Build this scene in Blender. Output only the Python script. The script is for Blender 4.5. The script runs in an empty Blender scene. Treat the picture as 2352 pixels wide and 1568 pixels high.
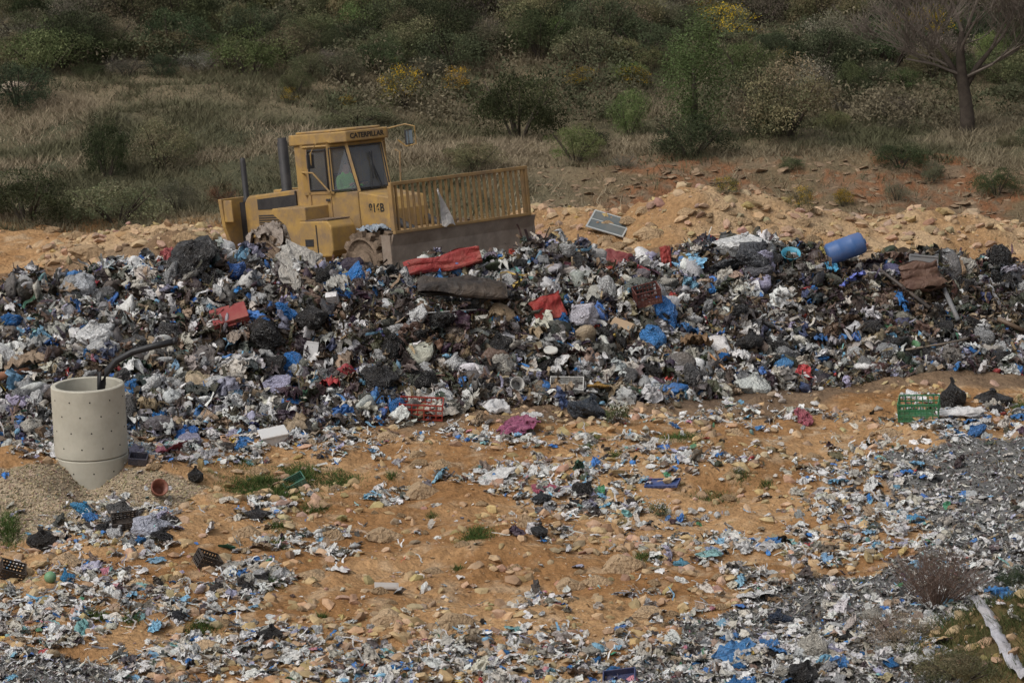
import bpy, math, random
import numpy as np
from mathutils import Vector, Matrix, noise as mn
random.seed(7); rng=np.random.default_rng(7)
C=bpy.context.scene.collection
F=6005.0; CH=10.8; TP=math.radians(11.71); CP=math.cos(TP); SP=math.sin(TP)
# ---------------------------------------------------------------- camera maths
def pix(x,y,z):
    d=y*CP-(z-CH)*SP; u=y*SP+(z-CH)*CP
    return 1176+F*x/d, 784-F*u/d, d
def ray(px,py):
    u=-(py-784)/F
    return (px-1176)/F, CP+u*SP, -SP+u*CP
def P(px,py,depth):
    d=ray(px,py); return Vector((d[0]*depth,d[1]*depth,CH+d[2]*depth))
def zray(Y,py):
    u=-(np.asarray(py,float)-784)/F
    return CH+Y*(-SP+u*CP)/(CP+u*SP)
# ---------------------------------------------------------------- noise
TAB=rng.random((8,256,256))
def vn(x,y,s=0):
    T=TAB[s%8]; xi=np.floor(x).astype(int); yi=np.floor(y).astype(int); fx=x-xi; fy=y-yi
    fx=fx*fx*(3-2*fx); fy=fy*fy*(3-2*fy); a=xi&255;b=(xi+1)&255;c=yi&255;d=(yi+1)&255
    return (T[a,c]*(1-fx)+T[b,c]*fx)*(1-fy)+(T[a,d]*(1-fx)+T[b,d]*fx)*fy
def fbm(x,y,o=4,s=0):
    r=0;a=.5;t=0
    for k in range(o):
        r=r+a*vn(x*2**k+17.3*k,y*2**k+9.1*k,s+k); t+=a; a*=.55
    return r/t
def sst(t): t=np.clip(t,0,1); return t*t*(3-2*t)
YF=([-900,0,350,700,1000,1300,1800,2352,3200],[42.4,43.1,43.5,44.3,45.4,46.2,47.9,49.4,51.5])
YC=([-900,0,600,950,1300,1700,2000,2352,3200],[49.5,50,50.2,50.2,51.2,52.6,53.3,54.2,56])
PC=([-900,0,150,300,400,500,560,700,850,930,1050,1200,1300,1400,1500,1600,1700,1850,1980,2100,2200,2352,3200],
    [730,722,680,655,622,618,634,652,664,660,640,616,602,616,630,628,614,614,612,616,630,636,660])
RC=([-900,-300,0,150,250,400,520,700,1000,1230,1350,1430,1500,1600,1700,1800,1900,2000,2150,2250,2352,3200],
    [620,600,600,580,556,525,538,565,570,482,482,494,452,428,436,464,498,516,506,514,534,545])
def gauss(x,y,cx,cy,rx,ry): return np.exp(-((x-cx)/rx)**2-((y-cy)/ry)**2)
def g0(px,py):
    d=ray(px,py); t=CH/-d[2]; return d[0]*t,d[1]*t
WX,WY=g0(205,1128)
WY+=.45
GL=[(g0(40,1125),.5,1.35,1.1),(g0(375,1110),.36,.85,.75),((WX,WY+1.0),.3,1.5,.8)]
BX,BY=g0(2330,1560)
def parts_h(x,y):
    x=np.asarray(x,float);y=np.asarray(y,float)
    pxx=pix(x,np.maximum(y,20),0)[0]
    yf=np.interp(pxx,*YF)+(fbm(x/2.,y/2.,3,1)-.5)*1.6
    yc=np.interp(pxx,*YC); zc=zray(yc,np.interp(pxx,*PC))
    s=(y-yf)/(yc-yf)
    st=np.exp(-((pxx-1150)/500)**2)
    S=(.5-.2*st)*np.clip(s,0,1)+(.5+.2*st)*sst((s-.12*st)/(1-.25*st))
    L=np.where((pxx>430)&(pxx<1280),2.0,4.5)
    back=1-sst((y-yc-.5)/L)
    hp=S*back
    lump=fbm(x/1.9,y/1.1,3,2)-.5; ridg=1-np.abs(fbm(x/1.1,y/.8,3,6)*2-1)*2.2
    heap=hp*(zc+lump*.95+(ridg-.6)*.4+(fbm(x/.35,y/.35,2,5)-.5)*.28)
    ym=np.where(pxx>1150,63.,61.)+(fbm(x/3,y*0,2,3)-.5)*1.5
    ridge=zray(ym,np.interp(pxx,*RC))*np.exp(-((y-ym)/2.6)**2)
    ridge=ridge+np.exp(-((y-ym)/3.5)**2)*((fbm(x/.9,y/.9,4,4)-.5)*.5)
    return pxx,hp,heap,ridge,s
def height(x,y):
    x=np.asarray(x,float);y=np.asarray(y,float)
    pxx,hp,heap,ridge,s=parts_h(x,y)
    base=np.interp(y,[-60,2,10,27,66,68.5,72,80,90,96,110,150,250,500],[9,9,5,0,0,.1,.75,1.25,2.6,3.7,7,20,60,120])
    hm=np.clip((y-66)/10,0,1)
    base=base+hm*(fbm(x/9,y/9,4,6)-.5)*2.0
    fg=(fbm(x/2.6,y/2.2,3,3)-.5)*.45+(fbm(x/.5,y/.45,4,1)-.5)*.21
    track=sst(1-np.abs(s+.13)/.13)*sst((pxx-850)/300)*np.sin((s)*70+fbm(x/2,y/2,2,2)*3)*.045
    m=np.maximum(np.maximum(heap,ridge*(y>54)),0)
    h=base+m+fg+track
    for (c,a,rx,ry) in GL: h=h+a*gauss(x,y,c[0],c[1],rx,ry)
    h=h-.3*gauss(x,y,WX,WY-.8,.38,.55)
    h=h+1.1*gauss(x,y,BX+1.2,BY-.2,2.6,2.2)
    return h
def place(px,py,t0=27,t1=135):
    d=ray(px,py); t=np.arange(t0,t1,.06)
    z=CH+d[2]*t; h=height(d[0]*t,d[1]*t); w=np.nonzero(z<h)[0]
    k=w[0] if len(w) else len(t)-1
    p=Vector((d[0]*t[k],d[1]*t[k],float(h[k])))
    if float(parts_h(p.x,p.y)[1])>.06 and p.y<58: p.z+=.1   # on the heap things lie on top of loose rubbish
    return p,F/t[k]
# ---------------------------------------------------------------- materials
def mat(name,base=(.5,.5,.5),attr=False,objcol=False,rough=.7,ns=3,na=.25,bump=.4,bs=25,bd=.02,dirt=0,dcol=(.2,.13,.07),ds=2,metal=0,spec=.35,both=False,dist=0):
    m=bpy.data.materials.new(name); m.use_nodes=True; nt=m.node_tree; N=nt.nodes; Lk=nt.links
    b=N['Principled BSDF']; tc=N.new('ShaderNodeTexCoord')
    if attr or both:
        a=N.new('ShaderNodeAttribute'); a.attribute_name='Col'; c=a.outputs['Color']
        if both:
            o=N.new('ShaderNodeObjectInfo'); v=N.new('ShaderNodeVectorMath'); v.operation='MULTIPLY'
            Lk.new(c,v.inputs[0]); Lk.new(o.outputs['Color'],v.inputs[1]); c=v.outputs[0]
    elif objcol:
        a=N.new('ShaderNodeObjectInfo'); c=a.outputs['Color']
    else:
        a=N.new('ShaderNodeRGB'); a.outputs[0].default_value=(*base,1); c=a.outputs[0]
    n=N.new('ShaderNodeTexNoise'); n.inputs['Scale'].default_value=ns; n.inputs['Detail'].default_value=7; n.inputs['Roughness'].default_value=.65
    Lk.new(tc.outputs['Object'],n.inputs['Vector'])
    mr=N.new('ShaderNodeMapRange'); mr.inputs[1].default_value=.3; mr.inputs[2].default_value=.7; mr.inputs[3].default_value=1-na; mr.inputs[4].default_value=1+na
    Lk.new(n.outputs[0],mr.inputs[0])
    v=N.new('ShaderNodeVectorMath'); v.operation='SCALE'; Lk.new(c,v.inputs[0]); Lk.new(mr.outputs[0],v.inputs['Scale']); c=v.outputs[0]
    if dirt>0:
        n2=N.new('ShaderNodeTexNoise'); n2.inputs['Scale'].default_value=ds; n2.inputs['Detail'].default_value=8; n2.inputs['Roughness'].default_value=.7
        Lk.new(tc.outputs['Object'],n2.inputs['Vector'])
        m2=N.new('ShaderNodeMapRange'); m2.inputs[1].default_value=.42; m2.inputs[2].default_value=.65; m2.inputs[3].default_value=dirt*.25; m2.inputs[4].default_value=dirt
        Lk.new(n2.outputs[0],m2.inputs[0])
        mx=N.new('ShaderNodeMix'); mx.data_type='RGBA'; Lk.new(m2.outputs[0],mx.inputs[0]); Lk.new(c,mx.inputs[6]); mx.inputs[7].default_value=(*dcol,1); c=mx.outputs[2]
    Lk.new(c,b.inputs['Base Color'])
    b.inputs['Roughness'].default_value=rough; b.inputs['Metallic'].default_value=metal
    b.inputs['Specular IOR Level'].default_value=spec
    if bump>0:
        n3=N.new('ShaderNodeTexNoise'); n3.inputs['Scale'].default_value=bs; n3.inputs['Detail'].default_value=5; n3.inputs['Distortion'].default_value=dist
        Lk.new(tc.outputs['Object'],n3.inputs['Vector'])
        bp=N.new('ShaderNodeBump'); bp.inputs['Strength'].default_value=bump; bp.inputs['Distance'].default_value=bd
        Lk.new(n3.outputs[0],bp.inputs['Height']); Lk.new(bp.outputs[0],b.inputs['Normal'])
    return m
M_ground=mat('ground_soil',attr=True,rough=.95,ns=9,na=.3,bump=.9,bs=12,bd=.08,spec=.1)
M_litter=mat('litter_mixed',attr=True,rough=.42,ns=5,na=.18,bump=.8,bs=14,bd=.05,dirt=.34,dcol=(.17,.125,.085),ds=3,spec=.45,dist=1.5)
M_bag=mat('bag_plastic',objcol=True,rough=.24,ns=2.5,na=.15,bump=.9,bs=2.6,bd=.22,dirt=.14,dcol=(.17,.13,.09),ds=1.6,spec=.55,dist=1.8)
M_sheet=mat('sheet_cloth',objcol=True,rough=.6,ns=2.5,na=.22,bump=.8,bs=4,bd=.1,dirt=.35,dcol=(.2,.14,.09),ds=2,dist=1.2)
M_hard=mat('hard_plastic',objcol=True,rough=.5,ns=3,na=.2,bump=.25,bs=12,bd=.01,dirt=.4,dcol=(.2,.14,.09),ds=3)
M_rock=mat('sand_rock',objcol=True,rough=.95,ns=3.5,na=.3,bump=1,bs=5,bd=.1,spec=.1,dirt=.3,dcol=(.28,.18,.095),ds=2)
M_stone=mat('stones',attr=True,rough=.95,ns=10,na=.25,bump=.4,bs=30,spec=.1)
M_leaf=mat('foliage',both=True,rough=.9,ns=1.2,na=.2,bump=0,spec=.05)
M_grass=mat('grass_blades',attr=True,rough=.9,ns=.5,na=.2,bump=0,spec=.05)
M_bark=mat('bark',(.065,.052,.042),rough=.95,ns=6,na=.3,bump=.6,bs=20,spec=.1)
M_yel=mat('dirty_yellow_paint',(.41,.25,.065),rough=.6,ns=2.2,na=.22,bump=.3,bs=7,bd=.02,dirt=.95,dcol=(.21,.145,.09),ds=2.6,spec=.3)
M_yel2=mat('mudded_yellow_paint',(.31,.19,.07),rough=.8,ns=3,na=.25,bump=.3,bs=10,bd=.02,dirt=.85,dcol=(.19,.13,.08),ds=2,spec=.25)
M_blade=mat('worn_blade_steel',(.31,.25,.2),rough=.7,ns=2,na=.35,bump=.5,bs=6,bd=.03,dirt=.75,dcol=(.17,.12,.085),ds=1.3,metal=.05)
M_dark=mat('dark_metal',(.025,.025,.027),rough=.6,ns=4,na=.4,bump=.2,dirt=.2,dcol=(.08,.06,.045))
M_mud=mat('caked_mud',(.17,.125,.09),rough=.95,ns=4,na=.4,bump=.9,bs=7,bd=.08,spec=.1)
M_conc=mat('concrete',(.45,.43,.36),rough=.9,ns=2.5,na=.14,bump=.25,bs=25,bd=.01,dirt=.35,dcol=(.27,.23,.17),ds=1.4,spec=.15)
M_hole=mat('dark_hole',(.02,.018,.016),bump=0,rough=1)
M_rub=mat('black_rubber',(.018,.018,.02),rough=.45,bump=.2)
M_ltr=mat('black_lettering',(.02,.018,.015),rough=.7,bump=0)
M_skin=mat('skin',(.42,.24,.16),rough=.6,bump=0)
M_vest=mat('green_vest',(.18,.6,.1),rough=.8,bump=.2)
M_trou=mat('navy_trousers',(.03,.04,.09),rough=.9,bump=.2)
M_hair=mat('dark_hair',(.03,.02,.015),rough=.8,bump=0)
M_mirror=mat('mirror_glass',(.25,.28,.3),rough=.15,bump=0,metal=.8)
def glass():
    m=bpy.data.materials.new('tinted_glass'); m.use_nodes=True; nt=m.node_tree; N=nt.nodes; N.clear()
    o=N.new('ShaderNodeOutputMaterial'); t=N.new('ShaderNodeBsdfTransparent'); t.inputs[0].default_value=(.8,.83,.85,1)
    g=N.new('ShaderNodeBsdfGlossy'); g.inputs['Roughness'].default_value=.12; g.inputs['Color'].default_value=(.75,.8,.88,1)
    f=N.new('ShaderNodeFresnel'); f.inputs[0].default_value=1.5; d=N.new('ShaderNodeBsdfDiffuse'); d.inputs[0].default_value=(.3,.32,.34,1)
    m0=N.new('ShaderNodeMixShader'); m0.inputs[0].default_value=.2; m1=N.new('ShaderNodeMixShader')
    nt.links.new(t.outputs[0],m0.inputs[1]); nt.links.new(d.outputs[0],m0.inputs[2])
    nt.links.new(f.outputs[0],m1.inputs[0]); nt.links.new(m0.outputs[0],m1.inputs[1]); nt.links.new(g.outputs[0],m1.inputs[2]); nt.links.new(m1.outputs[0],o.inputs[0]); return m
M_glass=glass()
# ---------------------------------------------------------------- object helpers
def tag(o,label=None,cat=None,group=None,kind=None):
    if label: o['label']=label
    if cat: o['category']=cat
    if group: o['group']=group
    if kind: o['kind']=kind
    return o
def link(name,me,parent=None):
    o=bpy.data.objects.new(name,me); C.objects.link(o)
    if parent: o.parent=parent
    return o
def empty(name,loc=(0,0,0),rot=(0,0,0)):
    o=bpy.data.objects.new(name,None); C.objects.link(o); o.location=loc; o.rotation_euler=rot; return o
def npmesh(name,V,T,Col=None,m=None,smooth=False):
    V=np.asarray(V,np.float32);T=np.asarray(T,np.int32); me=bpy.data.meshes.new(name); k=T.shape[1]
    me.vertices.add(len(V)); me.vertices.foreach_set('co',V.ravel())
    me.loops.add(T.size); me.loops.foreach_set('vertex_index',T.ravel())
    me.polygons.add(len(T)); me.polygons.foreach_set('loop_start',np.arange(0,T.size,k,dtype=np.int32))
    me.update(calc_edges=True)
    me.polygons.foreach_set('use_smooth',np.full(len(T),smooth))
    if Col is not None:
        a=me.color_attributes.new('Col','FLOAT_COLOR','POINT')
        c=np.ones((len(V),4),np.float32); c[:,:3]=Col; a.data.foreach_set('color',c.ravel())
    if m: me.materials.append(m)
    me.update(); return me
class MB:
    def __init__(s): s.v=[];s.f=[];s.mi=[];s.cur=0
    def add(s,vs,fs):
        b=len(s.v); s.v+= [tuple(v) for v in vs]; s.f+=[tuple(b+i for i in f) for f in fs]; s.mi+=[s.cur]*len(fs); return s
    def box(s,a,b,mt=None):
        vs=[Vector((x,y,z)) for x in (a[0],b[0]) for y in (a[1],b[1]) for z in (a[2],b[2])]
        if mt: vs=[mt@v for v in vs]
        return s.add(vs,[(0,1,3,2),(4,6,7,5),(0,4,5,1),(2,3,7,6),(0,2,6,4),(1,5,7,3)])
    def prism(s,poly,axis,a,b):
        def mk(p,t): return (p[0],t,p[1]) if axis=='y' else ((p[0],p[1],t) if axis=='z' else (t,p[0],p[1]))
        n=len(poly); vs=[mk(p,a) for p in poly]+[mk(p,b) for p in poly]
        fs=[tuple(range(n)),tuple(range(2*n-1,n-1,-1))]+[(i,i+n,(i+1)%n+n,(i+1)%n) for i in range(n)]
        return s.add(vs,fs)
    def tube(s,pts,r,n=8,cap=True):
        pts=[Vector(p) for p in pts]; rs=r if isinstance(r,(list,tuple)) else [r]*len(pts); vs=[];fs=[]
        for i,p in enumerate(pts):
            d=(pts[min(i+1,len(pts)-1)]-pts[max(i-1,0)]).normalized(); up=Vector((0,0,1)) if abs(d.z)<.9 else Vector((1,0,0))
            a=d.cross(up).normalized(); b=d.cross(a)
            for k in range(n):
                t=2*math.pi*k/n; vs.append(p+(a*math.cos(t)+b*math.sin(t))*rs[i])
        for i in range(len(pts)-1):
            for k in range(n):
                fs.append((i*n+k,i*n+(k+1)%n,(i+1)*n+(k+1)%n,(i+1)*n+k))
        if cap: fs.append(tuple(range(n-1,-1,-1))); fs.append(tuple((len(pts)-1)*n+k for k in range(n)))
        return s.add(vs,fs)
    def lathe(s,prof,n=32,mt=None,closed=False):
        vs=[];fs=[]
        for r,z in prof:
            for k in range(n):
                t=2*math.pi*k/n; v=Vector((r*math.cos(t),r*math.sin(t),z)); vs.append(mt@v if mt else v)
        m=len(prof)
        for i in range(m if closed else m-1):
            j=(i+1)%m
            for k in range(n): fs.append((i*n+k,i*n+(k+1)%n,j*n+(k+1)%n,j*n+k))
        return s.add(vs,fs)
    def mesh(s,name,mats,smooth=False):
        me=bpy.data.meshes.new(name); me.from_pydata(s.v,[],s.f); me.update()
        for m in (mats if isinstance(mats,(list,tuple)) else [mats]): me.materials.append(m)
        me.polygons.foreach_set('material_index',s.mi); me.polygons.foreach_set('use_smooth',[smooth]*len(s.f))
        return me
    def build(s,name,mats,parent=None,bevel=0,smooth=False):
        o=link(name,s.mesh(name,mats,smooth),parent)
        if bevel:
            b=o.modifiers.new('bevel','BEVEL'); b.width=bevel; b.segments=2; b.limit_method='ANGLE'
        return o
def ico(n):
    import bmesh
    bm=bmesh.new(); bmesh.ops.create_icosphere(bm,subdivisions=n,radius=1)
    V=np.array([v.co[:] for v in bm.verts]);T=np.array([[v.index for v in f.verts] for f in bm.faces]); bm.free(); return V,T
def nz(v,s,o): return mn.noise(Vector((v[0]*s+o,v[1]*s+o*1.7,v[2]*s-o)))
def bag_tpl(n,seed,pinch=True):
    V,T=ico(n); out=[]
    for v in V:
        r=1+.42*nz(v,1.1,seed)+.13*(1-2.4*abs(nz(v,2.1,seed+5)))-.05+.07*(1-2.4*abs(nz(v,4.5,seed+9)))
        p=v*r
        if pinch and v[2]>.3:
            k=(v[2]-.3)/.7; az=math.atan2(v[1],v[0]); pl=1+.2*k*math.sin(az*7+seed+2*math.sin(az*3))
            f=(1-.8*math.sin(min(k,1)*math.pi*.5)*(1 if k<.85 else .55))*pl
            p=np.array([p[0]*f,p[1]*f,p[2]+k*k*.4])
        out.append([p[0],p[1],p[2]*.72])
    return np.array(out),T
def sheet_tpl(n,seed,amp=.32,droop=.25,crumple=.14):
    V=[];T=[]
    for j in range(n):
        for i in range(n):
            u=i/(n-1)*2-1;w=j/(n-1)*2-1
            rr=max(abs(u),abs(w))/max(1e-6,math.hypot(u,w)); cu,cw=u*(.4+.6*rr),w*(.4+.6*rr)
            e=1+.3*mn.noise(Vector((math.atan2(w,u)*1.3,seed,0)))
            x=cu*e+crumple*nz((u,w,0),2.5,seed+3); y=cw*e*.8+crumple*nz((u,w,1),2.5,seed+7)
            z=amp*((1-2*abs(nz((u,w,.3),1.7,seed)))+.5*(1-2*abs(nz((u,w,.7),3.6,seed+2))))-droop*(u*u+w*w)
            V.append((x,y,z))
    for j in range(n-1):
        for i in range(n-1):
            a=j*n+i; T+=[(a,a+1,a+n+1),(a,a+n+1,a+n)]
    return np.array(V),np.array(T)
def rock_tpl(n,seed):
    V,T=ico(n); out=[]
    for v in V:
        r=1+.4*nz(v,1.1,seed)+.15*nz(v,3,seed+4); p=v*r
        for d in ((.6,.3,.7),(-.7,.2,.5),(.1,-.9,.3),(.2,.7,-.5)):
            dd=np.array(d)+.3*np.array([nz((seed,0,0),1.1,1),nz((seed,1,0),1.3,2),0]); dd/=np.linalg.norm(dd); k=p@dd
            if k>.62: p=p-dd*(k-.62)*.95
        out.append([p[0]*1.1,p[1]*.85,p[2]*.55])
    return np.array(out),T
def rots(n,tilt=.6,full=False):
    a=rng.random(n)*2*np.pi; b=rng.normal(0,tilt,n); c=rng.normal(0,tilt,n)
    z=np.zeros(n);o=np.ones(n)
    Rz=np.array([[np.cos(a),-np.sin(a),z],[np.sin(a),np.cos(a),z],[z,z,o]]).transpose(2,0,1)
    Rx=np.array([[o,z,z],[z,np.cos(b),-np.sin(b)],[z,np.sin(b),np.cos(b)]]).transpose(2,0,1)
    Ry=np.array([[np.cos(c),z,np.sin(c)],[z,o,z],[-np.sin(c),z,np.cos(c)]]).transpose(2,0,1)
    return Rz@Rx@Ry
class Soup:
    def __init__(s): s.V=[];s.T=[];s.C=[];s.S=[];s.n=0
    def scatter(s,tpls,pos,scl,R,col,jit=0,smooth=False):
        n=len(pos)
        if n==0: return
        w=rng.integers(0,len(tpls),n)
        for i,(V,T) in enumerate(tpls):
            k=np.nonzero(w==i)[0]
            if len(k)==0: continue
            W=V[None]*scl[k][:,None,:]
            W=np.einsum('nij,nvj->nvi',R[k],W)+pos[k][:,None,:]
            if jit: W=W+rng.normal(0,jit,W.shape)*scl[k].mean(1)[:,None,None]
            m=len(V); s.V.append(W.reshape(-1,3)); t=(T[None]+(np.arange(len(k))*m)[:,None,None]+s.n).reshape(-1,3); s.T.append(t); s.S.append(np.full(len(t),smooth))
            s.C.append(np.repeat(col[k],m,0)); s.n+=m*len(k)
    def build(s,name,m,label,cat):
        me=npmesh(name,np.concatenate(s.V),np.concatenate(s.T),np.concatenate(s.C),m,False)
        me.polygons.foreach_set('use_smooth',np.concatenate(s.S)); me.update()
        return tag(link(name,me),label,cat,kind='stuff')
PAL=dict(white=(.64,.64,.63),off=(.50,.47,.41),lgrey=(.34,.345,.35),dgrey=(.1,.098,.098),black=(.017,.017,.018),blue=(.025,.17,.48),lblue=(.18,.4,.58),teal=(.2,.42,.41),
 brown=(.13,.085,.055),tan=(.3,.22,.14),lilac=(.38,.37,.5),red=(.38,.03,.03),green=(.04,.2,.1),yellow=(.55,.38,.08),mud=(.05,.036,.026),pink=(.5,.2,.25),navy=(.03,.05,.13))
def pick(w,n):
    k=list(w); p=np.array([w[a] for a in k],float); p/=p.sum(); A=np.array([PAL[a] for a in k])
    c=A[rng.choice(len(k),n,p=p)]; return np.clip(c*(rng.random((n,1))*.5+.72)+rng.normal(0,.01,(n,3)),.006,.8)
# ---------------------------------------------------------------- zones
def inpoly(px,py,poly):
    c=np.zeros(px.shape,bool); n=len(poly)
    for i in range(n):
        x1,y1=poly[i];x2,y2=poly[(i+1)%n]
        if y1==y2: continue
        c^=((y1>py)!=(y2>py))&(px<(x2-x1)*(py-y1)/(y2-y1)+x1)
    return c
CHIP=[[(2600,985),(2200,1005),(2075,1025),(2060,1150),(2170,1240),(1940,1310),(1780,1345),(1650,1395),(1540,1470),(1360,1590),(1330,1700),(2700,1700),(2700,985)],
      [(-200,1480),(150,1505),(330,1545),(560,1590),(560,1700),(-200,1700)]]
PEA=[(-200,1100),(60,1070),(330,1075),(480,1120),(420,1165),(260,1200),(120,1240),(-200,1265)]
def zones(x,y,z):
    px,py,d=pix(x,np.maximum(y,26),z)
    wx=px+(fbm(x/.7,y/.7,4,2)-.5)*170; wy=py+(fbm(x/.7,y/.7,4,5)-.5)*90
    near=(y<47)
    chip=(inpoly(wx,wy,CHIP[0])|inpoly(wx,wy,CHIP[1]))&near
    pea=inpoly(px+(wx-px)*.3,py+(wy-py)*.3,PEA)&near
    berm=(gauss(x,y,BX+1.2,BY-.2,2.6,2.2)>.42)&near
    return px,py,chip&~berm,pea,berm
# ---------------------------------------------------------------- ground sheet
def axis(*seg):
    return np.concatenate([np.arange(a,b,st) for a,b,st in seg])
xs=np.concatenate([-np.geomspace(260,31,14),axis((-30,-14.5,.5),(-14.5,14.5,.07),(14.5,30,.5)),np.geomspace(30,260,15)])
ys=np.concatenate([np.arange(-60,26,4.),axis((26,66,.08),(66,100,.22),(100,130,.8)),np.geomspace(130,480,18)])
X,Y=np.meshgrid(xs,ys); X=X.ravel();Y=Y.ravel(); Z=height(X,Y)
px,py,chip,pea,berm=zones(X,Y,Z); pxx,hp,heap,ridge,s_=parts_h(X,Y)
n1=fbm(X/1.8,Y/1.8,5,0)[:,None]; n2=fbm(X/.3,Y/.3,3,4)[:,None]; n3=fbm(X/7,Y/7,4,7)[:,None]
def mixc(a,b,t): return np.asarray(a)*(1-t)+np.asarray(b)*t
soil=mixc((.235,.122,.05),(.37,.222,.108),sst((n1-.3)/.4)); soil=mixc(soil,(.42,.31,.20),sst((n2-.55)/.22)*.6)
rd=mixc((.31,.185,.09),(.40,.28,.165),sst((n1-.35)/.3))
kr=sst((ridge-.12)/.25)[:,None]*(Y>54)[:,None]; Cc=mixc(soil,rd,kr)
mud=mixc((.11,.075,.05),(.2,.14,.09),n2); mt=(sst((s_+.34)/.12)*sst((pxx-700)/400)*(Y<58))[:,None]; Cc=mixc(Cc,mud,np.clip(mt,0,1)*.9)
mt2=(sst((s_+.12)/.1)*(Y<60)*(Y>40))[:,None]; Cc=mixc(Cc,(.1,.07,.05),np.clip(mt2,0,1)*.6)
hpk=sst((hp-.03)/.08)[:,None]; Cc=mixc(Cc,mixc((.025,.018,.014),(.07,.05,.035),n2),hpk)
hillc=mixc((.065,.065,.038),(.17,.135,.085),sst((n3-.38)/.3)); hillc=mixc(hillc,(.14,.11,.065),sst((n2-.5)/.25)*.4)
hk=sst((Y-65.5)/3)[:,None]
Cc=mixc(Cc,hillc,hk)
bank=(sst((pxx-1230)/200)*sst((Y-64.5)/2)*sst((74.2-Y+(fbm(X/3,Y/3,3,1)-.5)*4)/2.5))[:,None]; bc=mixc((.20,.092,.045),(.17,.12,.078),sst((n2-.35)/.3)); bc=mixc(bc,(.135,.105,.062),sst((n1-.46)/.12)*.85)
Cc=mixc(Cc,bc,bank*.95)
Cc[chip]=mixc((.07,.068,.065),(.19,.185,.175),n2[chip]); Cc[pea]=mixc((.26,.2,.13),(.38,.31,.22),n2[pea]); Cc[berm]=mixc((.06,.055,.025),(.2,.13,.06),n2[berm])
nx=len(xs);ny=len(ys); I=(np.arange(ny-1)[:,None]*nx+np.arange(nx-1)[None]).ravel()
Q=np.stack([I,I+1,I+nx+1,I+nx],1)
tag(link('ground',npmesh('ground',np.stack([X,Y,Z],1),Q,Cc,M_ground,True)),kind='structure')
# ---------------------------------------------------------------- templates
SH=[sheet_tpl(5,i*3.1,.5,.2,.24) for i in range(10)]
SHB=[sheet_tpl(11,i*3.7+1,.7,.2,.42) for i in range(12)]
BG=[bag_tpl(2,i*2.3) for i in range(8)]
BGB=[bag_tpl(3,i*2.9+.7) for i in range(8)]
RK=[rock_tpl(1,i*1.9) for i in range(8)]
def strip_tpl(seed):
    V=[];T=[]
    for i in range(7):
        u=i/6*2-1; o=.35*nz((u,0,0),1.5,seed); z=.45*nz((u,1,0),1.4,seed+4)
        for w in (-1,1): V.append((u,o+w*.1*(1-.3*abs(u)),z+w*.05*nz((u,2,0),2,seed)))
    for i in range(6): a=2*i; T+=[(a,a+2,a+3),(a,a+3,a+1)]
    return np.array(V),np.array(T)
ST=[strip_tpl(i*1.7) for i in range(10)]
BXT=[(np.array([(x,y,z) for x in (-1,1) for y in (-.7,.7) for z in (-.4,.4)],float),np.array([(0,1,3),(0,3,2),(4,6,7),(4,7,5),(0,4,5),(0,5,1),(2,3,7),(2,7,6),(0,2,6),(0,6,4),(1,5,7),(1,7,3)]))]
def cyl_tpl():
    V=[];T=[]; prof=[(-1,.01),(-1,.32),(.45,.34),(.75,.13),(.98,.13),(1,.01)]
    for x,r in prof:
        for k in range(8): t=k*math.pi/4; V.append((x,r*math.cos(t),r*math.sin(t)))
    for i in range(5):
        for k in range(8): a=i*8+k;b=i*8+(k+1)%8; T+=[(a,b,b+8),(a,b+8,a+8)]
    return [(np.array(V),np.array(T))]
CY=cyl_tpl()
def S3(n,lo,hi,flat=(1,1,1),p=2.2):
    s=lo+(hi-lo)*rng.random(n)**p; a=rng.random((n,3))*.6+.7; return s[:,None]*a*np.array(flat)
# ---------------------------------------------------------------- heap rubbish (uncountable)
def heap_pts(n,smin=-.02,smax=1.25):
    px=rng.random(n)*2650-150; s=smin+(smax-smin)*rng.random(n)**.9
    yf=np.interp(px,*YF);yc=np.interp(px,*YC); y=yf+s*(yc-yf); x=(px-1176)/F*(y*CP+CH*SP)*1.0
    return px,s,x,y,height(x,y)
wl=dict(white=24,off=16,lgrey=14,dgrey=11,black=14,blue=4.5,lblue=2.4,teal=1,brown=10,tan=11,lilac=3,red=.8,green=.8,yellow=.7,mud=10,pink=.5,navy=2)
wd=dict(white=4,off=5,lgrey=5,dgrey=12,black=24,blue=1.8,lblue=.8,teal=.5,brown=17,tan=8,lilac=1,red=.6,green=.5,yellow=.5,mud=36,navy=2)
wp=dict(white=27,off=15,lgrey=13,dgrey=12,black=23,blue=6,lblue=3,lilac=3,tan=5,navy=3,red=.6,teal=.8,green=.7)
wpd=dict(white=7,off=6,lgrey=6,dgrey=18,black=46,blue=3,lblue=.8,lilac=1,tan=6,brown=8,navy=3,red=.6)
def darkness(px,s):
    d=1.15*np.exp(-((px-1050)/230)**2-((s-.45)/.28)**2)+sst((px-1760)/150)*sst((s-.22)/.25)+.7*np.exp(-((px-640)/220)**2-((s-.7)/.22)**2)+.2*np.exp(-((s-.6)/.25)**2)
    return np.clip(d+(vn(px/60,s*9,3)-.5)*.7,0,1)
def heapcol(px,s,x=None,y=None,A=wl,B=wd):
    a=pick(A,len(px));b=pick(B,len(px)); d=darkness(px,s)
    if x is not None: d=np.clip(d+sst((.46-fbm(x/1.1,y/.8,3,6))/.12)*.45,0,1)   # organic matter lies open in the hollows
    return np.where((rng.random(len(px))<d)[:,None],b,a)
sp=Soup()
px,s,x,y,z=heap_pts(22000); n=len(px); sc=S3(n,.025,.13,(1,1,.9)); sp.scatter(SH,np.stack([x,y,z+.03+sc[:,2]*.4],1),sc,rots(n,.9),heapcol(px,s,x,y),.1)
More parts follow.
